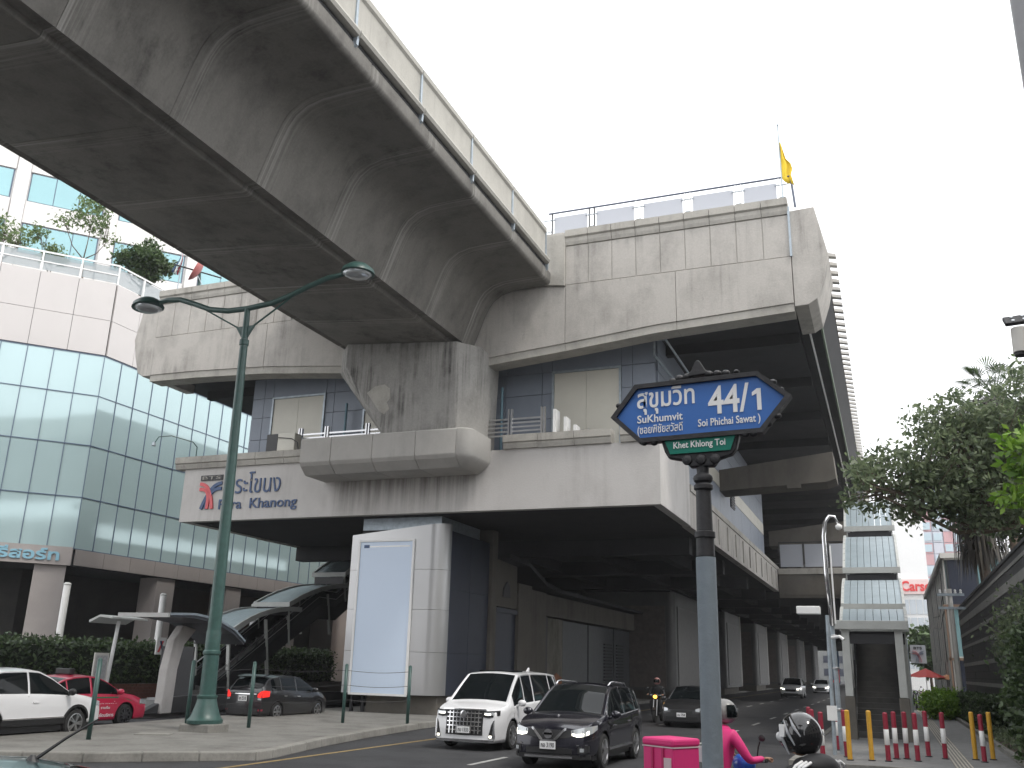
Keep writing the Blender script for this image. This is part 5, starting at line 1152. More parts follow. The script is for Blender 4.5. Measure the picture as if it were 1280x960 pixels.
def rider(name, label, loc, rotz, top_m, leg_m, helmet_m, trim_m=None, skin=True, lean=0.0):
    """seated rider facing +Y locally, seat at z 0.78, feet on the footboard"""
    t = thing(name, label, 'person', loc, rotz)
    H = Vector((0, 0, .80)); ch = Vector((0, .10+lean, 1.24)); nk = Vector((0, .13+lean, 1.40)); hd = Vector((0, .17+lean, 1.55))
    J = [(H, (.17, .13)), (H+Vector((0, .02, .17)), (.155, .115)), (ch, (.18, .125)), (nk+Vector((0, 0, -.02)), .10), (nk+Vector((0, .01, .05)), .075)]; E = [(0, 1), (1, 2), (2, 3), (3, 4)]
    wr = []
    for sd in (1, -1):
        i = len(J); sh = ch+Vector((sd*.19, -.01, .10)); el = Vector((sd*.32, .22+lean, 1.06)); wr_ = Vector((sd*.30, .47, 1.08)); wr.append((sd, wr_))
        J += [(sh, .078), (el, .050), (wr_, .036)]; E += [(2, i), (i, i+1), (i+1, i+2)]
    skin_body('body', [(tuple(p), r) for p, r in J], E, t, top_m)
    J = [(H, (.16, .12))]; E = []
    for sd in (1, -1):
        i = len(J); J += [(Vector((sd*.10, .06, .78)), .105), (Vector((sd*.20, .46, .80)), .075), (Vector((sd*.17, .40, .36)), .052), (Vector((sd*.17, .52, .31)), .042)]; E += [(0, i), (i, i+1), (i+1, i+2), (i+2, i+3)]
    skin_body('trousers', [(tuple(p), r) for p, r in J], E, t, leg_m)
    for sd, w_ in wr: hand(t, w_, (0, 1, .02), (0, -.1, -1), sd, M['skin'])
    # head with a face inside an open-fronted helmet
    hm = MB().ball(tuple(hd+Vector((0, 0, .02))), (.085, .10, .125), 16, 12); hm.ball(tuple(hd+Vector((0, .10, 0))), (.014, .022, .02), 8, 6)
    ho = hm.build('head', M['skin'], t, local=True, smooth=True)
    for sd in (1, -1): MB().ball(tuple(hd+Vector((sd*.035, .086, .03))), (.014, .010, .009), 8, 6).build('eye', M['black'], ho, local=True)
    MB().ball(tuple(hd+Vector((0, .088, -.055))), (.026, .010, .008), 8, 6).build('mouth', plain('lips', (.25, .09, .08), .5), ho, local=True)
    he = MB()
    N1, N2 = 22, 14; idx = {}
    for i in range(N2+1):
        th = PI*.80*i/N2
        for k in range(N1):
            ph = 2*PI*k/N1
            y, x, z = math.sin(th)*math.cos(ph), math.sin(th)*math.sin(ph), math.cos(th)
            he.v.append((hd.x+.135*x, hd.y-.01+.155*y, hd.z+.035+.150*z))
    for i in range(N2):
        for k in range(N1):
            thm = PI*.80*(i+.5)/N2; ph = 2*PI*(k+.5)/N1; 
            if math.cos(ph) > .45 and 1.05 < thm < 1.95: continue
            a = i*N1+k; b = i*N1+(k+1) % N1; he.f.append((a, b, b+N1, a+N1))
    e = he.build('helmet', helmet_m, t, local=True, smooth=True); so2 = e.modifiers.new('shell', 'SOLIDIFY'); so2.thickness = .022
    vz = MB()
    for i in range(7):
        th = 1.0+.95*i/6
        for k in range(11):
            ph = -1.15+2.3*k/10; y, x, z = math.sin(th)*math.cos(ph), math.sin(th)*math.sin(ph), math.cos(th)
            vz.v.append((hd.x+.140*x, hd.y-.008+.161*y, hd.z+.035+.154*z))
    for i in range(6):
        for k in range(10): a = i*11+k; vz.f.append((a, a+1, a+12, a+11))
    vz.build('visor', M['glassdark'], e, local=True, smooth=True)
    return t, hd, e
def scooter(name, label, loc, rotz, paint, cat='motor scooter', lamp=None):
    t = thing(name, label, cat, loc, rotz)
    r = .27
    tm = MB().lathe([(r*.72, -.05), (r*.95, -.05), (r, -.02), (r, .02), (r*.95, .05), (r*.72, .05)], n=24, ax='x').mesh('wheel', M['rubber'], True); tm.set_sharp_from_angle(angle=.6)
    rb = MB().lathe([(r*.74, -.03), (r*.74, .03), (r*.68, .035), (r*.66, 0), (r*.68, -.035)], (0, 0, 0), 24, 'x')
    for k in range(5): a = 2*PI*k/5; rb.obox((0, 0, 0), (0, r*.7*math.cos(a), r*.7*math.sin(a)), .03, .03, up=(1, 0, 0))
    rm = rb.mesh('rim', M['steel'])
    for y in (.66, -.60): w_ = inst('wheel', tm, t, (0, y, r)); inst('rim', rm, w_, (0, 0, 0))
    fs = MB()
    secs_ = [(-.92, .66, .10, .74), (-.75, .56, .15, .76), (-.45, .40, .17, .76), (-.15, .34, .16, .72), (-.02, .30, .14, .50), (.10, .27, .16, .33), (.30, .26, .17, .32)]
    def ring(y, zl, wd, zh): return [(wd*math.cos(a), y, (zl+zh)/2+(zh-zl)/2*math.sin(a)) for a in np.linspace(0, 2*PI, 14, endpoint=False)]
    for q in secs_: fs.v += ring(*q)
    for i in range(len(secs_)-1):
        for k in range(14): fs.f.append((i*14+k, i*14+(k+1) % 14, (i+1)*14+(k+1) % 14, (i+1)*14+k))
    fs.f += [tuple(range(13, -1, -1)), tuple(range((len(secs_)-1)*14, len(secs_)*14))]
    fs.build('body', paint, t, local=True, smooth=True)
    MB().prism([(-.80, .76), (-.15, .73), (.0, .76), (-.05, .82), (-.45, .82), (-.80, .85)], -.13, .13, 'x').build('seat', M['black'], t, local=True, bevel=.03)
    lsd = [(.30, .26, .17), (.40, .55, .20), (.44, .78, .17), (.42, .92, .13)]
    lb = MB()
    for y, z, wd in lsd: lb.v += [(-wd, y-.06, z), (-wd*.7, y+.05, z), (0, y+.11, z), (wd*.7, y+.05, z), (wd, y-.06, z), (wd*.8, y-.10, z), (-wd*.8, y-.10, z)]
    for i in range(3):
        for k in range(7): lb.f.append((i*7+k, i*7+(k+1) % 7, (i+1)*7+(k+1) % 7, (i+1)*7+k))
    lb.f += [(6, 5, 4, 3, 2, 1, 0), tuple(range(21, 28))]
    lb.build('leg_shield', paint, t, local=True, smooth=True, angle=40)
    MB().ball((0, .45, 1.0), (.15, .13, .12), 14, 10).build('cowl', paint, t, local=True, smooth=True)
    hl = MB().ball((0, .53, .99), (.09, .07, .075), 12, 8).build('headlight', lamp or M['lens'], t, local=True, smooth=True)
    MB().tube([(-.34, .43, 1.06), (-.20, .47, 1.05), (0, .44, 1.03), (.20, .47, 1.05), (.34, .43, 1.06)], .015, 8).build('handlebar', M['steel'], t, local=True)
    for sd in (1, -1):
        MB().tube([(sd*.24, .47, 1.05), (sd*.36, .46, 1.06)], .021, 8).build('grip', M['rubber'], t, local=True)
        MB().tube([(sd*.20, .46, 1.06), (sd*.25, .44, 1.2), (sd*.30, .42, 1.27)], .008, 6).ball((sd*.33, .42, 1.31), (.055, .015, .04), 10, 6).build('mirror', M['black'], t, local=True)
        MB().tube([(sd*.07, .50, .88), (sd*.07, .66, .27)], .022, 8).build('fork', M['steel'], t, local=True)
    MB().tube([(.14, -.2, .3), (.15, -.6, .33), (.15, -.85, .42)], [.03, .05, .055], 8).build('exhaust', M['steel'], t, local=True)
    MB().prism([(.45, .52), (.66, .585), (.90, .50), (.88, .47), (.66, .555), (.46, .49)], -.07, .07, 'x').build('mudguard', paint, t, local=True)
    MB().box(-.10, .10, -.97, -.92, .70, .77).build('tail_lamp', M['tail'], t, local=True)
    return t
# helmeted rider on the blue scooter near the camera, seen from behind and the side
B1 = (-.50, 7.02, .06); R1 = math.radians(58)
P_BLUE = paintm('scooter_blue_paint', (.02, .10, .48)); P_BLK2 = paintm('helmet_black', (.012, .012, .013))
scooter('black_scooter', 'black scooter under the rider in the glossy black helmet', B1, R1, M['black'])
hel = plain('glossy_black_helmet', (.012, .012, .013), .12, coat=.8)
t, hd, he_ = rider('person', 'person in a glossy black helmet and black jacket with three white stripes', B1, R1, M['jacket'], M['jacket'], hel)
MB().ball((0, .03, 1.39), (.17, .11, .085), 16, 10).build('hood', M['jacket'], t, local=True, smooth=True)
for k in range(3):
    for sd in (1, -1): MB().tube([(sd*(.155), -.03+k*.035, 1.425), (sd*.215, -.02+k*.035, 1.40), (sd*.268, .01+k*.03, 1.335), (sd*.302, .05+k*.028, 1.25)], .010, 6).build('sleeve_stripe', M['letterwhite'], t, local=True)
for sd in (1, -1):
    for a, b in (((.0, -.12), (.09, .06)), ((-.05, -.06), (.05, .10)), ((-.10, .0), (.0, .12))):
        p0 = Vector((sd*.134, hd.y-.01+a[0], hd.z+.03+a[1])); p1 = Vector((sd*.112, hd.y-.01+b[0], hd.z+.03+b[1])); pm_ = (p0+p1)/2+Vector((sd*.016, 0, 0))
        MB().tube([p0, pm_, p1], [.004, .011, .003], 6).build('decal', plain('decal_grey', (.30, .31, .33), .3), he_, local=True)
    MB().lathe([(.030, .0), (.030, .012), (.016, .014)], (0, 0, 0), 14, 'x').xf(Matrix.Translation((sd*.128, hd.y+.06, hd.z+.02)) @ Matrix.Rotation(0 if sd > 0 else PI, 4, 'Z')).build('visor_pivot', M['steel'], he_, local=True)
    MB().box(min(sd*.128, sd*.146), max(sd*.128, sd*.146), hd.y+.015, hd.y+.055, hd.z+.02, hd.z+.10).build('side_plate', M['letterwhite'], he_, local=True)
# delivery rider with the pink box, partly behind the sign post
B2 = (-2.02, 11.75, .0); R2 = math.radians(-36)
scooter('delivery_scooter', 'blue delivery scooter carrying a hot pink box behind the sign post', B2, R2, P_BLUE)
t, hd, he_ = rider('person', 'person in a hot pink delivery jacket on the scooter behind the sign post', B2, R2, M['pink'], plain('grey_trousers', (.16, .16, .18), .8), plain('scuffed_grey_helmet', (.20, .195, .19), .4, coat=.3, vary=.2, scale=20.))
TR = Matrix.Translation(hd) @ Matrix.Rotation(math.radians(-60), 4, 'Z') @ Matrix.Translation(-hd)                # head turned to the right, towards the pavement
for o in t.children:
    if o.name.startswith(('head', 'helmet')): o.matrix_basis = TR @ o.matrix_basis
MB().box(-.24, .24, -.145, -.13, 1.02, 1.20).build('reflective_band', plain('band_grey', (.50, .50, .52), .4), t, local=True, bevel=.004)
c0 = (B2[0]-.70*math.sin(math.radians(36)), B2[1]-.70*math.cos(math.radians(36)))
bx = thing('delivery_box', 'hot pink insulated delivery box with grey piping on the scooter tail', 'delivery box', (c0[0], c0[1], .86), math.radians(-30))
MB().box(-.23, .23, -.22, .22, 0, .36).build('box', M['pink'], bx, local=True, bevel=.02); MB().box(-.24, .24, -.23, .23, .365, .45).build('lid', M['pink'], bx, local=True, bevel=.025)
MB().box(-.237, .237, -.227, .227, .352, .366).build('piping', plain('pale_piping', (.55, .42, .45), .6), bx, local=True)
for x in (-.08, .08): MB().box(x-.015, x+.015, -.236, -.222, .02, .35).build('strap', plain('dark_pink_strap', (.42, .01, .10), .6), bx, local=True)
MB().box(.10, .20, -.236, -.221, .10, .25).build('pocket_label', plain('pale_piping', (.55, .42, .45), .6), bx, local=True)
# rider far back between the cars
B3 = (-9.1, 39.6, .0)
scooter('far_scooter', 'dark scooter with amber lamp beside the grey saloon under the station', B3, PI, M['black'], lamp=M['amber'])
rider('person', 'person in dark clothes and a pale red helmet riding beside the grey saloon', B3, PI, M['jacket'], M['jacket'], plain('pale_red_helmet', (.45, .22, .20), .3, coat=.5))

# ================================================================== street name sign in the foreground
sg = thing('street_sign', 'blue arrow shaped street name sign with ornate black frame on a grey post', 'street sign', (-.915, 5.24, 0))
def offs(pl, d): return [tuple(p) for p in offset_poly(pl, d)]
blue = [(-1.412, 3.487), (-1.268, 3.348), (-.582, 3.364), (-.438, 3.538), (-.590, 3.672), (-1.285, 3.652)]
MB().prism(blue, 5.196, 5.205, 'y').build('blue_plate', M['signblue'], sg)
fo_ = offs(blue, .027); n = 6
mb = MB()
for k in range(6):
    a, b, c2, d = blue[k], blue[(k+1) % 6], fo_[(k+1) % 6], fo_[k]
    mb.prism([a, b, c2, d], 5.178, 5.25, 'y')
mb.build('frame', M['iron'], sg)
MB().prism(offs(blue, .02), 5.206, 5.245, 'y').build('back_plate', M['iron'], sg)
orn = MB()
for (x, z, r) in ((-1.40, 3.56, .016), (-1.335, 3.615, .014), (-1.25, 3.322, .017), (-1.19, 3.32, .018), (-.50, 3.63, .018), (-.455, 3.585, .012), (-.485, 3.43, .018), (-.535, 3.385, .016), (-.62, 3.334, .018), (-.665, 3.332, .017),
                  (-1.07, 3.685, .020), (-1.03, 3.70, .022), (-.985, 3.705, .022), (-.86, 3.71, .022), (-.81, 3.71, .02), (-.76, 3.708, .02), (-.70, 3.71, .014)): orn.ball((x, 5.20, z), (r*1.3, .022, r), 10, 6)
orn.build('scrollwork', M['iron'], sg, smooth=True)['kind'] = 'stuff'
MB().prism([(-1.0, 3.70), (-.84, 3.71), (-.875, 3.735), (-.905, 3.79), (-.92, 3.80), (-.935, 3.79), (-.96, 3.735)], 5.18, 5.225, 'y').build('finial', M['iron'], sg, bevel=.006)
green = [(-1.095, 3.243), (-.752, 3.25), (-.722, 3.333), (-1.128, 3.326)]
MB().prism(green, 5.190, 5.2, 'y').build('green_plate', M['signgreen'], sg)
cradle = [(-1.155, 3.345), (-1.13, 3.26), (-1.11, 3.225), (-1.02, 3.205), (-.985, 3.165), (-.85, 3.165), (-.82, 3.205), (-.745, 3.228), (-.72, 3.26), (-.695, 3.355)]
MB().prism(cradle, 5.202, 5.262, 'y').build('cradle', M['iron'], sg, bevel=.008)
for x in (-1.0, -.92, -.84): MB().lathe([(.030, 0), (.026, -.012), (.01, -.016)], (x, 5.20, 3.205), 12, 'y').build('rosette', M['iron'], sg)
for s_, x0, x1, z0, z1, bo, nm in (('สุขุมวิท', -1.288, -.945, 3.490, 3.648, .016, 'thai_lettering'), ('44/', -.868, -.634, 3.452, 3.622, .018, 'numerals'), ('SuKhumvit', -1.288, -1.018, 3.440, 3.488, .014, 'latin_lettering'),
                               ('(ซอยพิชัยสวัสดิ์', -1.288, -1.018, 3.360, 3.428, .006, 'thai_lettering'), ('Soi Phichai Sawat )', -.93, -.578, 3.373, 3.432, .014, 'latin_lettering'), ):
    tm_ = text_mesh(s_, x0, x1, z0, z1, .003, bo)
    tm_.v = [(x, y+5.1955, z+(x+1.288)*.026) for x, y, z in tm_.v]; tm_.build(nm, M['letterwhite'], sg)
MB().prism([(-.592, 3.472), (-.568, 3.4726), (-.568, 3.60), (-.590, 3.60), (-.618, 3.578), (-.618, 3.557), (-.592, 3.570)], 5.1925, 5.1955, 'y').build('numerals', M['letterwhite'], sg)
tm_ = text_mesh('Khet Khlong Toi', -1.075, -.778, 3.262, 3.312, .003, .014); tm_.v = [(x, y+5.1895, z+(x+1.08)*.022) for x, y, z in tm_.v]; tm_.build('latin_lettering', M['letterwhite'], sg)
MB().lathe([(.036, 3.17), (.034, 3.13), (.052, 3.115), (.056, 3.10), (.052, 3.085), (.040, 3.075), (.054, 3.06), (.054, 3.04), (.042, 3.03), (.046, 2.80), (.058, 2.795), (.058, 2.765), (.050, 2.76), (.052, 2.66)], (-.92, 5.24, 0), 24).build('collar', M['iron'], sg, smooth=True, angle=35)
MB().lathe([(.056, 0), (.055, 2.655)], (-.92, 5.24, 0), 24).build('post', concrete('weathered_grey_pipe', (.21, .25, .285), (.12, .13, .14), .6, .5, .15, rough=.5), sg, smooth=True, angle=35)

# ================================================================== bollards
def bollard_mesh():
    return (MB().tube([(0, 0, 0), (0, 0, 1.05)], .055, 12).ball((0, 0, 1.05), (.056, .056, .03), 12, 6).mesh('bollard', M['red'], True), MB().lathe([(.0565, .36), (.0585, .362), (.0585, .70), (.0565, .702)], (0, 0, 0), 14).mesh('white_band', M['white'], True),
            MB().tube([(0, 0, 0), (0, 0, 1.08)], .055, 12).ball((0, 0, 1.08), (.056, .056, .03), 12, 6).mesh('bollard', M['yellow'], True), MB().lathe([(.085, 0), (.085, .02), (.06, .025)], (0, 0, 0), 14).mesh('foot_plate', M['iron']))
bR, bW, bY, bF = bollard_mesh()
for m in (bR, bY): m.set_sharp_from_angle(angle=.7)
for x, y, lab, lean in ((-.27, 24.64, 'scuffed red and white bollard, leftmost of the cluster before the stair mouth', .0), (-.09, 25.47, 'red and white bollard, second from left before the stair mouth', .0), (.14, 25.65, 'red and white bollard at the right jamb of the stair portal', .01),
                  (.37, 25.13, 'red and white bollard left of the tactile strip, nearer of two', .0), (.65, 26.79, 'red and white bollard left of the tactile strip, farther of two', -.01), (1.01, 26.32, 'red and white bollard standing closest to the tactile strip', .0),
                  (-1.93, 24.77, 'red and white bollard just right of the black helmet, left one', .0), (-1.63, 23.37, 'red and white bollard just right of the black helmet, nearer one', .0), (-1.20, 25.2, 'red and white bollard right of the camera mast foot', -.02),
                  (1.84, 26.02, 'red and white bollard between two yellow bollards by the dark wall', .0), (-2.14, 26.5, 'red and white bollard peeping out behind the black helmet', .0), (-1.5, 27.3, 'red and white bollard hidden behind the camera mast', .0)):
    o = bpy.data.objects.new('bollard', bR); COL.objects.link(o); o.location = (x, y, .15); o.rotation_euler = (0, lean, 0); tag(o, lab, 'bollard', 'red and white bollards on the pavement')
    inst('white_band', bW, o, (0, 0, 0)); inst('foot_plate', bF, o, (0, 0, 0))
for x, y, lab in ((-.63, 24.59, 'yellow bollard standing alone in front of the stair mouth'), (-1.10, 24.36, 'yellow bollard beside the foot of the camera mast'), (1.69, 26.61, 'yellow bollard left of the red bollard by the dark wall'), (2.10, 26.93, 'yellow bollard nearest the dark striped wall')):
    o = bpy.data.objects.new('bollard', bY); COL.objects.link(o); o.location = (x, y, .15); tag(o, lab, 'bollard', 'yellow bollards on the pavement'); inst('foot_plate', bF, o, (0, 0, 0))
# ================================================================== camera mast on the pavement
cm_ = thing('camera_mast', 'slim grey mast with bent chrome top and white equipment box by the stair', 'mast', (-1.45, 25.8, .15))
MB().tube([(-1.50, 25.7, .15), (-1.46, 25.7, 3.5)], .05, 10).build('pole', M['galv'], cm_, smooth=True, angle=40)
MB().tube([(-1.34, 26.0, .15), (-1.38, 25.98, 3.3)], .065, 10).build('pole', M['galv'], cm_, smooth=True, angle=40)
MB().tube([(-1.36, 25.95, 3.25), (-1.42, 25.9, 4.6), (-1.42, 25.9, 5.55), (-1.36, 25.9, 5.92), (-1.24, 25.9, 6.08), (-1.12, 25.9, 6.06), (-1.02, 25.9, 5.85)], [.06, .06, .055, .05, .045, .04, .03], 12).build('chrome_arm', M['chrome'], cm_, smooth=True)
MB().tube([(-1.28, 25.9, 3.3), (-1.28, 25.9, 5.3)], .022, 8).build('cable_pipe', M['white'], cm_)
MB().lathe([(.02, .05), (.09, .0), (.08, -.08), (.03, -.12)], (-1.02, 25.9, 5.82), 12).build('camera', M['white'], cm_, smooth=True)
MB().box(-2.2, -1.62, 25.55, 25.9, 3.52, 3.72).build('equipment_box', M['white'], cm_, bevel=.02)
for z in (1.2, 2.2, 3.0): MB().lathe([(.075, z-.03), (.085, z-.02), (.085, z+.02), (.075, z+.03)], (-1.355, 25.99, 0), 12).build('clamp', M['steel'], cm_)
MB().tube([(-1.4, 25.9, 2.95), (-1.2, 25.8, 2.98), (-1.1, 25.75, 2.9)], .04, 8).build('side_camera', M['white'], cm_)
MB().box(-1.62, -1.38, 25.62, 25.64, .95, 1.3).build('notice_plate', M['white'], cm_)
# pole with floodlight plate and camera, top right corner
fp = thing('floodlight_pole', 'grey pole at the right edge carrying a dark floodlight plate and white camera', 'pole', (1.80, 9.0, 0))
MB().tube([(1.80, 9.0, -.01), (1.80, 9.0, 9.6)], .145, 20).build('pole', plain('grey_pole', (.30, .30, .31), .5, vary=.1), fp, smooth=True, angle=40)
MB().tube([(1.68, 9.0, 5.16), (1.40, 9.0, 5.18)], .03, 8).build('bracket', M['iron'], fp)
pv = MB().box(-.16, .16, -.02, .02, -.06, .06); pv.xf(Matrix.Translation((1.36, 8.95, 5.17)) @ Matrix.Rotation(math.radians(-40), 4, 'X') @ Matrix.Rotation(math.radians(-6), 4, 'Y')); po = pv.build('floodlight_plate', M['iron'], fp, bevel=.01)
for x, z in ((1.27, .03), (1.36, .03), (1.45, .03), (1.27, -.03), (1.36, -.03), (1.45, -.03)):
    q = MB().lathe([(.016, 0), (.014, -.008)], (0, 0, 0), 10, 'y'); q.xf(Matrix.Translation((1.36, 8.95, 5.17)) @ Matrix.Rotation(math.radians(-40), 4, 'X') @ Matrix.Rotation(math.radians(-6), 4, 'Y') @ Matrix.Translation((x-1.36, -.02, z))); q.build('lens', M['lens'], po)
MB().tube([(1.32, 8.97, 5.09), (1.31, 8.96, 4.86)], [.07, .065], 14).build('camera_body', M['offwhite'], fp, smooth=True, angle=40); MB().tube([(1.31, 8.96, 4.86), (1.309, 8.96, 4.83)], .055, 14).build('camera_lens', M['black'], fp)

# ================================================================== dark striped wall on the right
dw = thing('striped_wall', 'tall dark wall of glazed planks with pale horizontal stripes along the right pavement', 'wall', (3.7, 40, .2))
MB().box(3.66, 3.95, 22.5, 57.5, .1, 5.62).build('core', M['soffit'], dw)
pale = {1: .5, 3: .45, 5: .5, 8: .55, 11: .45, 13: .5, 15: 1.0, 17: .4}
seg = 7.0
for r in range(18):
    z0 = .25+r*.298
    for k in range(5):
        y0 = 22.5+k*seg
        if r in pale:
            hgt = .298*pale[r]
            MB().box(3.585, 3.655, y0+.006, y0+seg-.006, z0, z0+hgt-.01).build('pale_plank', M['walllight'], dw)
            if pale[r] < 1: MB().box(3.60, 3.655, y0+.006, y0+seg-.006, z0+hgt, z0+.288).build('plank', M['wallgrey'], dw)
        else: MB().box(3.60+.008*((r+k) % 2), 3.655, y0+.006, y0+seg-.006, z0, z0+.288).build('plank', M['wallgrey'], dw)
MB().box(3.56, 3.98, 22.5, 57.6, 5.625, 5.72).build('capping', M['wallgrey'], dw)
# ================================================================== plants and trees
def crown_points(ells, n, spread=.35, per=28):
    out = []; tot = sum(e[3]*e[4]*e[5] for e in ells); cl = []
    for (x, y, z, a, b, c2) in ells:
        k = max(3, int(n/per*(a*b*c2)/tot))
        d = RNG.normal(size=(k, 3)); d /= np.linalg.norm(d, axis=1)[:, None]; r = RNG.uniform(.15, 1, k)**.45
        cl.append(np.array((x, y, z))+d*r[:, None]*np.array((a, b, c2)))
    cl = np.concatenate(cl); 
    pts = np.repeat(cl, per, 0); s = np.repeat(RNG.uniform(.5, 1.3, len(cl))*spread, per)[:, None]
    return cl, pts+RNG.normal(size=pts.shape)*s*np.array((1, 1, .7))
def tree(name, label, base, fork, ells, n, size, leafm, r0, group=None, cat='tree', spread=.35, per=28, twigs=40, elong=1.8, extra=None):
    t = thing(name, label, cat, base, 0, group)
    cl, pts = crown_points(ells, n, spread, per)
    if extra is not None: pts = np.concatenate([pts, extra])
    b = Vector(base); f = Vector(fork); mid = b.lerp(f, .5)+Vector((random.uniform(-.1, .1), random.uniform(-.1, .1), 0))
    tr = MB().tube([b, mid, f], [r0, r0*.8, r0*.65], 10)
    tr.build('trunk', M['bark'], t, smooth=True)
    lb = MB()
    for (x, y, z, a, b2, c2) in ells:
        e = Vector((x, y, z)); m_ = f.lerp(e, .5)+Vector((0, 0, -.15*(e-f).length)); lb.tube([f, m_, e], [r0*.55, r0*.35, r0*.16], 7)
        near = [Vector(c_) for c_ in cl if abs(c_[0]-x) < a*1.05 and abs(c_[1]-y) < b2*1.05]; random.shuffle(near)
        for q in near[:max(4, twigs//len(ells))]: lb.tube([e.lerp(f, random.uniform(0, .35)), e.lerp(q, .55)+Vector((0, 0, -.08)), q], [r0*.16, r0*.09, r0*.03], 5)
    lb.build('limbs', M['bark'], t, smooth=True)['kind'] = 'stuff'
    o = leaves('crown', pts, size, leafm, t, elong); o['kind'] = 'stuff'
    return t
# roof terrace trees on the podium
tg = 'trees on the podium roof terrace'
tree('terrace_tree', 'thin sparse terrace tree at the far left edge of the podium roof', (-48.3, 36.2, 22.3), (-48.2, 36.2, 24.8), [(-48.4, 36.2, 26.6, 1.3, 1.2, .8), (-47.4, 36.6, 26.0, .7, .7, .4)], 700, .15, M['leafpale'], .09, tg, spread=.24, per=11)
tree('terrace_tree', 'short leafy terrace tree behind the white railing, second from left', (-46.5, 38.1, 22.3), (-46.4, 38.2, 24.3), [(-46.3, 38.2, 25.6, .7, .7, .7), (-47.0, 37.5, 26.9, .6, .6, .4)], 620, .15, M['leafpale'], .07, tg, spread=.22, per=11)
tree('terrace_tree', 'tall airy terrace tree reaching above the window band', (-45.2, 39.6, 22.3), (-45.3, 39.5, 25.8), [(-45.2, 39.6, 29.0, 1.2, 1.2, 1.4), (-46.3, 38.4, 28.2, .7, .7, .5), (-44.4, 40.5, 27.6, .6, .6, .5)], 1100, .15, M['leafpale'], .08, tg, spread=.26, per=11)
tree('terrace_tree', 'dense dark green bushy terrace tree at the podium corner', (-42.9, 42.2, 22.3), (-42.9, 42.2, 24.6), [(-42.9, 42.2, 26.5, 1.5, 1.5, .7), (-43.8, 41.2, 26.3, .7, .7, .35), (-42.1, 43.1, 26.3, .8, .8, .4), (-42.8, 42.3, 27.5, .6, .6, .5), (-42.7, 42.4, 25.4, .9, .9, .35)], 4200, .16, M['leaf'], .12, tg, spread=.24, per=26)
# big tree over the right pavement
tree('spreading_tree', 'wide grey green tree leaning over the stair roofs from behind the dark wall', (5.0, 31.5, .2), (4.6, 31.3, 6.6), [(3.7, 31, 9.0, 1.6, 2.0, 1.3), (2.1, 30.2, 8.3, 1.4, 1.9, 1.1), (.6, 29.6, 7.8, 1.1, 1.5, .8), (-.35, 28.6, 7.3, .55, .8, .9), (2.3, 30.5, 9.7, 1.2, 1.3, .8), (4.6, 29, 10.0, 1.1, 1.4, .7), (1.1, 29.8, 6.9, 1.1, 1.3, .5), (5.4, 30, 8.4, 1.5, 2.2, 1.7), (2.9, 30, 7.0, 1.4, 1.7, .8)],
     21000, .115, M['leafgrey'], .17, spread=.26, per=20, twigs=200)
tree('dark_undergrowth_tree', 'darker bushy tree filling the shade behind the wall capping', (5.6, 38, .2), (5.4, 38, 5.4), [(4.8, 37, 7.8, 1.3, 2.0, 1.1), (4.6, 35, 9.1, 1.1, 1.6, 1.1), (6.2, 36, 8.2, 1.5, 2.0, 1.6)], 9500, .13, M['leafdark'], .16, spread=.3, per=24, twigs=60)
tree('bright_sapling', 'young tree with bright yellow green leaves above the dark wall at the right edge', (4.3, 25.2, .2), (4.1, 25.1, 5.2), [(3.65, 24.8, 7.55, .55, .6, .3), (3.15, 25.3, 6.4, .3, .5, .25), (4.0, 24.6, 5.9, .6, .7, .5), (3.45, 25.0, 7.0, .35, .4, .25), (4.15, 24.9, 8.2, .35, .5, .25), (3.9, 24.7, 6.7, .3, .4, .3)], 1500, .15, M['leafbright'], .05, spread=.18, per=12, twigs=60, elong=1.9)
# palms
def palm(name, label, x, y, h, r, dead=True):
    t = thing(name, label, 'palm tree', (x, y, .2), 0, 'fan palms behind the dark wall')
    MB().tube([(x, y, .2), (x+.05, y, h*.5), (x, y, h)], [r*1.2, r, r*.9], 10).build('trunk', M['bark'], t, smooth=True)
    def frond(mb, p, d, ln, droop):
        d = Vector(d).normalized(); c_ = p+d*ln; side_ = d.cross(Vector((0, 0, 1))).normalized()
        mb.tube([p, p+d*ln*.55, c_], [.03, .02, .015], 5)
        for k in range(17):
            a = -1.35+2.7*k/16; v_ = (d*math.cos(a)+side_*math.sin(a)).normalized(); e1 = c_+v_*ln*.55+Vector((0, 0, -droop*.25)); e2 = c_+v_*ln*.95+Vector((0, 0, -droop*.8)); wv = v_.cross(Vector((0, 0, 1))).normalized()*.035
            mb.add([c_, e1-wv, e1+wv, e2], [(0, 1, 2), (1, 3, 2)])
    mb = MB()
    for i in range(26):
        a = i*2.4; el = random.uniform(-.2, 1.2); frond(mb, Vector((x, y, h)), (math.cos(a)*math.cos(el), math.sin(a)*math.cos(el), math.sin(el)), random.uniform(.9, 1.25), random.uniform(.2, .7))
    o = mb.build('crown', M['leaf'], t); o['kind'] = 'stuff'
    if dead:
        mb = MB()
        for i in range(1100):
            a = random.uniform(0, 2*PI); z = h-.4-random.random()**1.2*4.4; rr = r+random.uniform(.15, 1.25)*(1-.25*((h-z)/5)); p = Vector((x+rr*math.cos(a), y+rr*math.sin(a), z)); s_ = Vector((-math.sin(a), math.cos(a), 0))*.06; l = random.uniform(.7, 1.6)
            mb.add([p-s_, p+s_, p+s_*.4+Vector((.12*math.cos(a), .12*math.sin(a), -l)), Vector((x+r*math.cos(a), y+r*math.sin(a), z+.5))], [(0, 1, 2), (0, 3, 1)])
        q = mb.build('dead_skirt', M['palmdead'], t); q['kind'] = 'stuff'
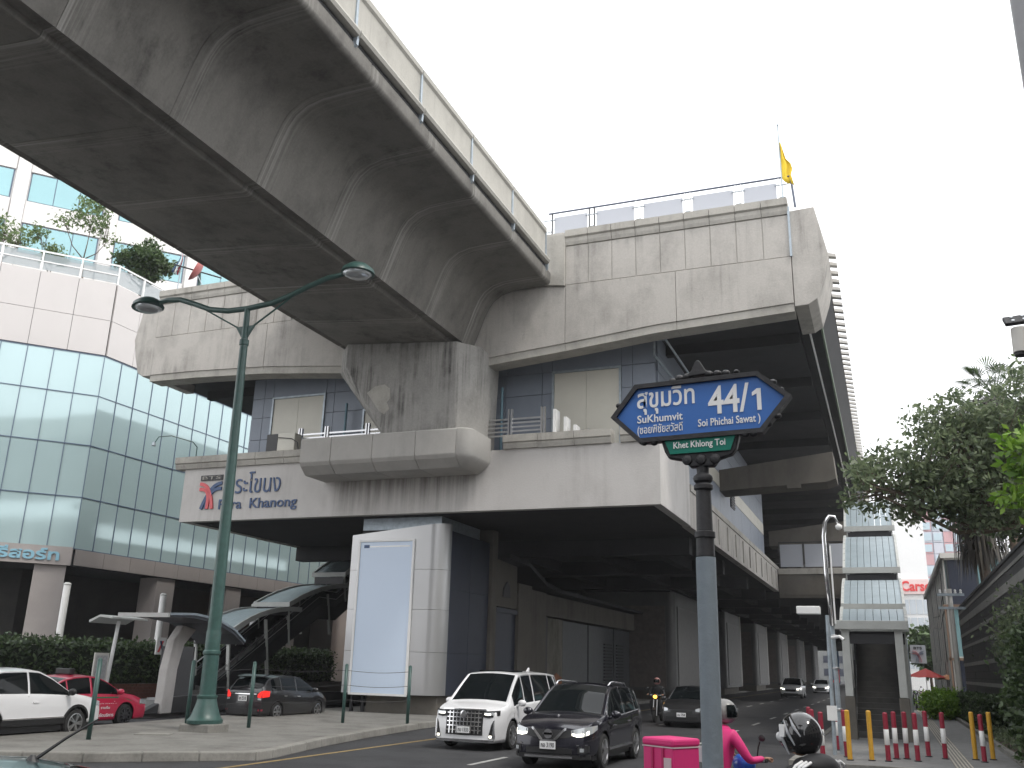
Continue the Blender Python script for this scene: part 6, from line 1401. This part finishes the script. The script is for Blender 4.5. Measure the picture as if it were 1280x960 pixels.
palm('fan_palm', 'fan palm with a shaggy skirt of dead fronds, the left one behind the wall', 4.55, 51, 12.6, .26); palm('fan_palm', 'fan palm with its crown above the other trees, the right one behind the wall', 5.35, 45.5, 14.4, .24)
# planting in front of the wall
cb = thing('climbing_bush', 'tall dark green bush climbing the striped wall at the right edge', 'bush', (3.2, 27.2, .2))
for k in range(9): MB().tube([(3.3+.15*math.sin(k), 25.5+k*.45, .2), (3.1+.3*math.sin(k*2), 25.4+k*.5, 1.6), (3.2+.2*math.cos(k), 25.4+k*.45, 3.4+.4*math.sin(k*3))], [.035, .02, .008], 6).build('stem', M['bark'], cb)
cl, pts = crown_points([(3.05, 25.4, 1.4, .42, 1.2, 1.3), (3.15, 26.8, 1.5, .36, 1.2, 1.2), (3.1, 25.0, 2.7, .38, .9, .7), (3.25, 27.6, 2.4, .25, 1.0, .5)], 12000, .2, 24); leaves('foliage', pts, .10, M['leafdark'], cb)['kind'] = 'stuff'
cl, pts = crown_points([(3.3, 29, 3.6, .25, 2.6, .8), (3.3, 32, 3.2, .25, 2.4, .8), (3.25, 26.2, 3.7, .3, 1.4, .5)], 1500, .25, 10); leaves('trailing_twigs', pts, .085, M['leafgrey'], cb)['kind'] = 'stuff'
dh = thing('clipped_verge_hedge', 'low dark clipped hedge in the verge beside the dark wall', 'hedge', (3.1, 44, .22))
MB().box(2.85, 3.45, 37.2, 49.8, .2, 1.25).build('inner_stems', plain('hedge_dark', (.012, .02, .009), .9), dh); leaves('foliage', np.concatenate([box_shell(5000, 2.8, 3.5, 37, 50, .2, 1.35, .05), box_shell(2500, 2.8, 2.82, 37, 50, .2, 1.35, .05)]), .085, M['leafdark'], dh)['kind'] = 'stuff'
gb = thing('roadside_bush', 'bright green feathery bush spilling onto the pavement ahead', 'bush', (2.1, 50.5, .15))
MB().tube([(2.1, 50.5, .15), (2.1, 50.5, .9)], .06, 6).build('stem', M['bark'], gb)
cl, pts = crown_points([(1.9, 50.5, .85, .75, 1.2, .6), (2.5, 51.2, .8, .6, 1.0, .6)], 6000, .2, 24); leaves('foliage', pts, .10, M['leafbright'], gb)['kind'] = 'stuff'
vp = thing('verge_plants', 'scattered low plants along the verge kerb', 'plants', (3.0, 32, .22))
cl, pts = crown_points([(3.0, 30+3*i, .35, .28, 1.2, .18) for i in range(3)]+[(2.9, 55+4*i, .5, .3, 1.6, .3) for i in range(5)], 3500, .12, 14); leaves('foliage', pts, .075, M['leafgrey'], vp)['kind'] = 'stuff'
# ================================================================== farther street, right
gbd = thing('glass_office', 'three storey glass fronted office with slanted pale roof edge beside the pavement', 'building', (8, 76, 0))
MB().box(3.5, 15, 62.4, 96, 0, 8.9).build('core', plain('office_core', (.10, .11, .115), .6), gbd)
for k in range(12):
    for r in range(3): MB().box(3.40, 3.49, 62.6+k*2.75, 62.6+k*2.75+2.65, .3+r*2.9, .3+r*2.9+2.75).build('glass_pane', M['teal'] if (k+r) % 3 else M['blue_dark'], gbd)
    MB().box(3.32, 3.42, 62.5+k*2.75, 62.62+k*2.75, 0, 8.9).build('mullion', M['offwhite'], gbd)
for r in range(3):
    for k in range(7): MB().box(3.6+k*1.6, 3.6+k*1.6+1.5, 62.3, 62.38, .3+r*2.9, .3+r*2.9+2.75).build('glass_pane', M['teal2'] if (k+r) % 2 else M['blue_dark'], gbd)
    MB().box(3.4, 15, 62.2, 62.32, 2.9+r*2.9+.16, 3.1+r*2.9+.14).build('floor_band', M['offwhite'], gbd)
MB().box(3.2, 15.1, 62.0, 96.2, 8.95, 9.25).build('roof_edge', M['offwhite'], gbd)
for k in range(4): MB().box(3.1+k*.9, 3.2+k*.9, 61.0, 61.1, 0, 6).build('frame_post', plain('brown_frame', (.20, .13, .09), .6), gbd)
MB().box(3.05, 6, 61.0, 61.12, 6.0, 6.15).box(3.05, 6, 61.0, 61.12, 3.0, 3.15).build('frame_beam', plain('brown_frame', (.20, .13, .09), .6), gbd)
wb = thing('white_office_block', 'tall white office block with a red lettered sign down the street', 'building', (4.5, 170, 0))
MB().box(2.0, 6.3, 160, 185, 0, 31).build('wall', M['white'], wb)
for r in range(4):
    for k in range(4): MB().box(2.3+k*.98, 3.14+k*.98, 159.93, 159.99, 3.2+r*2.7, 5.4+r*2.7).build('window', plain('pale_window', (.55, .60, .64), .3), wb)
so_ = MB().box(2.1, 6.2, 159.6, 159.98, 14.35, 16.6).build('sign_board', plain('pale_pink_board', (.75, .58, .56), .5), wb); tt = text_mesh('Carso', 2.25, 6.6, 14.75, 16.35, .05, .03); shift(tt, 0, 159.58, 0).build('red_lettering', plain('sign_red', (.70, .05, .05), .5), so_)
at = thing('apartment_tower', 'hazy blue grey apartment tower with red panels far behind the trees', 'tower', (14, 290, 0))
MB().box(7.8, 21.5, 281, 305, 0, 58).build('wall', plain('hazed_blue_grey_wall', (.44, .49, .55), .7), at)  # wall, window and panel colours paled to stand for distance haze
pw = MB().box(0, 2.0, 0, .5, 0, 2.0).mesh('window', plain('hazed_tower_window', (.42, .52, .57), .3)); pr2 = MB().box(0, 2.4, 0, .4, 0, 2.9).mesh('red_panel', plain('hazed_tower_red', (.50, .29, .30), .7)); pg2 = MB().box(0, 2.4, 0, .4, 0, 2.9).mesh('grey_panel', plain('hazed_tower_grey', (.50, .51, .56), .7))
for r in range(17):
    for k in range(5):
        x = 8.0+k*2.65; z = 4+r*3.05
        inst('window', pw, at, wloc(at, (x+.2, 280.45, z+.5))) if (r*7+k*5) % 4 else None
        inst('red_panel' if (k in (1, 3, 4) and (r+k) % 3) else 'grey_panel', pr2 if (k in (1, 3, 4) and (r+k) % 3) else pg2, at, wloc(at, (x, 280.6, z)))
up = thing('utility_pole', 'pale concrete utility pole with crossarms in front of the glass office', 'utility pole', (2.95, 52, .2))
MB().tube([(2.95, 52, .2), (2.95, 52, 6.3)], [.15, .11], 10).build('pole', M['offwhite'], up, smooth=True, angle=40)
for z in (5.3, 5.95): MB().box(2.35, 3.6, 51.85, 51.95, z, z+.12).build('crossarm', M['galv'], up)
for x in (2.5, 2.75, 3.2, 3.45): MB().lathe([(.05, 0), (.07, .04), (.04, .1), (.06, .14), (.03, .2)], (x, 51.9, 6.07), 8).build('insulator', M['white'], up)
for z in (5.9, 5.2): MB().tube([(2.6, 51.8, z), (2.75, 60, z-.5), (2.9, 72, z+.1)], .02, 5).build('cable', M['iron'], up)
sb = thing('transit_sign', 'square pale sign with curved red and blue emblem hanging over the pavement', 'sign', (1.2, 50, .15))
MB().tube([(.72, 50.1, .15), (.72, 50.1, 3.75)], .05, 8).build('post', M['galv'], sb); pl_ = MB().box(.84, 1.53, 49.97, 50.03, 2.66, 3.50).build('plate', plain('pale_grey_plate', (.52, .54, .58), .4), sb)
for k in (0, 1):
    for m, d in (('letterblue', 0), ('emblemred', .006)):
        pts_ = bez((1.44-k*.0, 3.22-k*.12), (1.25, 3.22-k*.1), (1.12+k*.03, 3.05), (1.06+k*.09, 2.72)) if m == 'letterblue' else bez((.93, 3.22-k*.12), (1.12, 3.22-k*.1), (1.25-k*.03, 3.05), (1.31-k*.09, 2.72))
        mb = MB()
        for (x0, z0), (x1, z1) in zip(pts_, pts_[1:]): mb.obox((x0, 49.955-d, z0), (x1, 49.955-d, z1), .012, .07, up=(0, -1, 0))
        mb.v = [(x, y, z) for x, y, z in mb.v]; mb.build('emblem_stroke', M[m], pl_)
shift(text_mesh('BTS', 1.0, 1.37, 3.30, 3.42, .01, .02), 0, 49.968, 0).build('lettering', M['black'], pl_)
def umbrella(label, x, y, h, r, m, grp):
    t = thing('market_umbrella', label, 'umbrella', (x, y, .15), 0, grp)
    MB().tube([(x, y, .15), (x, y, h)], .025, 6).build('pole', M['white'], t)
    mb = MB(); nn3 = 8; mb.v.append((x, y, h))
    for k in range(nn3*2):
        a = PI*k/nn3; q = 1 if k % 2 == 0 else .95; mb.v.append((x+r*q*math.cos(a), y+r*q*math.sin(a), h-.55-(.04 if k % 2 else 0)))
    for k in range(nn3*2): mb.f.append((0, 1+k, 1+(k+1) % (nn3*2)))
    o = mb.build('canopy', m, t); q = o.modifiers.new('thickness', 'SOLIDIFY'); q.thickness = .015
umbrella('red market umbrella over the pavement, the left one', 2.0, 70, 2.6, 1.2, plain('umbrella_red', (.72, .08, .07), .6), 'market umbrellas down the pavement'); umbrella('orange market umbrella beside the red one', 3.9, 71, 2.5, 1.3, plain('umbrella_orange', (.72, .32, .12), .6), 'market umbrellas down the pavement')
scooter('parked_scooter', 'dark scooter parked on the pavement far ahead beside the umbrellas', (1.15, 64, .15), PI, M['black'])
MB().box(2.7, 4.4, 69.5, 71.5, .15, 1.0).build('stall', M['offwhite'], thing('market_stall', 'small pale stall table under the umbrellas', 'stall', (3.5, 70, .15)))
# pavement-side planting and trees far down the road
for i, (x, y, h) in enumerate(((-3.2, 165, 9), (4, 120, 8), (-1, 190, 10), (-24, 120, 9))):
    tree('street_tree', ('bushy street tree far down the road beyond the white cars', 'street tree half hidden beyond the glass office', 'street tree at the far end of the road', 'street tree far behind the left pavement')[i], (x, y, .1), (x, y, h*.4), [(x, y, h*.65, 2.6, 2.6, h*.28), (x+1.2, y, h*.5, 1.8, 1.8, h*.18)], 2200, .55, M['leaf'], .2, 'street trees far down the road', spread=.6, per=20)

# near side of the street: unseen buildings added to deepen shade and fill reflections
sh_ = thing('unseen_shophouse_row', 'unseen pale shophouse row with shuttered ground floor, added to block low sky', 'building', (22, -6, 0))
MB().box(9, 34, -34, 20.5, 0, 17).build('wall', plain('shophouse_wall', (.36, .345, .32), .8, vary=.1), sh_)
wm = MB().box(-.06, 0, 0, 1.8, 0, 1.9).mesh('window', M['blue_dark']); gm = MB().box(-.07, 0, 0, 3.6, 0, 3.0).mesh('shutter', plain('grey_shutter', (.075, .08, .085), .5))
for k in range(12):
    inst('shutter', gm, sh_, wloc(sh_, (8.995, -33+k*4.4, .1)))
    for f in range(4): inst('window', wm, sh_, wloc(sh_, (8.995, -32+k*4.4, 4.6+f*3.2)))
op = thing('unseen_office_slab', 'unseen grey office slab behind the camera, added to block low sky', 'building', (-10, -40, 0))  # second unseen block, added to shade the near ground and under-deck
MB().box(-48, 6, -60, -38, 0, 24).build('wall', plain('slab_wall', (.30, .30, .30), .8, vary=.1), op)
wm2 = MB().box(0, 3.2, 0, .06, 0, 1.8).mesh('window', M['blue_dark'])
for k in range(13):
    for f in range(6): inst('window', wm2, op, wloc(op, (-47+k*4.05, -38.02, 4.5+f*3.2)))

eb = thing('far_office_block', 'pale grey block closing the far end of the road under the deck', 'building', (-6, 300, 0))
MB().box(-30, 1.5, 296, 312, 0, 16).build('wall', plain('far_wall', (.20, .205, .20), .8, vary=.2, scale=.2), eb)
for r in range(4):
    for k in range(9): MB().box(-29+k*3.4, -27+k*3.4, 295.93, 295.99, 1.6+r*3.6, 3.6+r*3.6).build('window', M['blue_dark'], eb)
# hazy city air
hz = MB().box(-110, 70, -62, 330, -2.0, 82).build('haze', None); hz['kind'] = 'stuff'
hm_ = bpy.data.materials.new('city_haze'); hm_.use_nodes = True; hn = hm_.node_tree; hn.nodes.clear()
pvn = hn.nodes.new('ShaderNodeVolumePrincipled'); pvn.inputs['Color'].default_value = (.95, .96, 1, 1); pvn.inputs['Density'].default_value = .00045; pvn.inputs['Anisotropy'].default_value = .3
hn.links.new(pvn.outputs[0], hn.nodes.new('ShaderNodeOutputMaterial').inputs['Volume']); hz.data.materials.append(hm_)
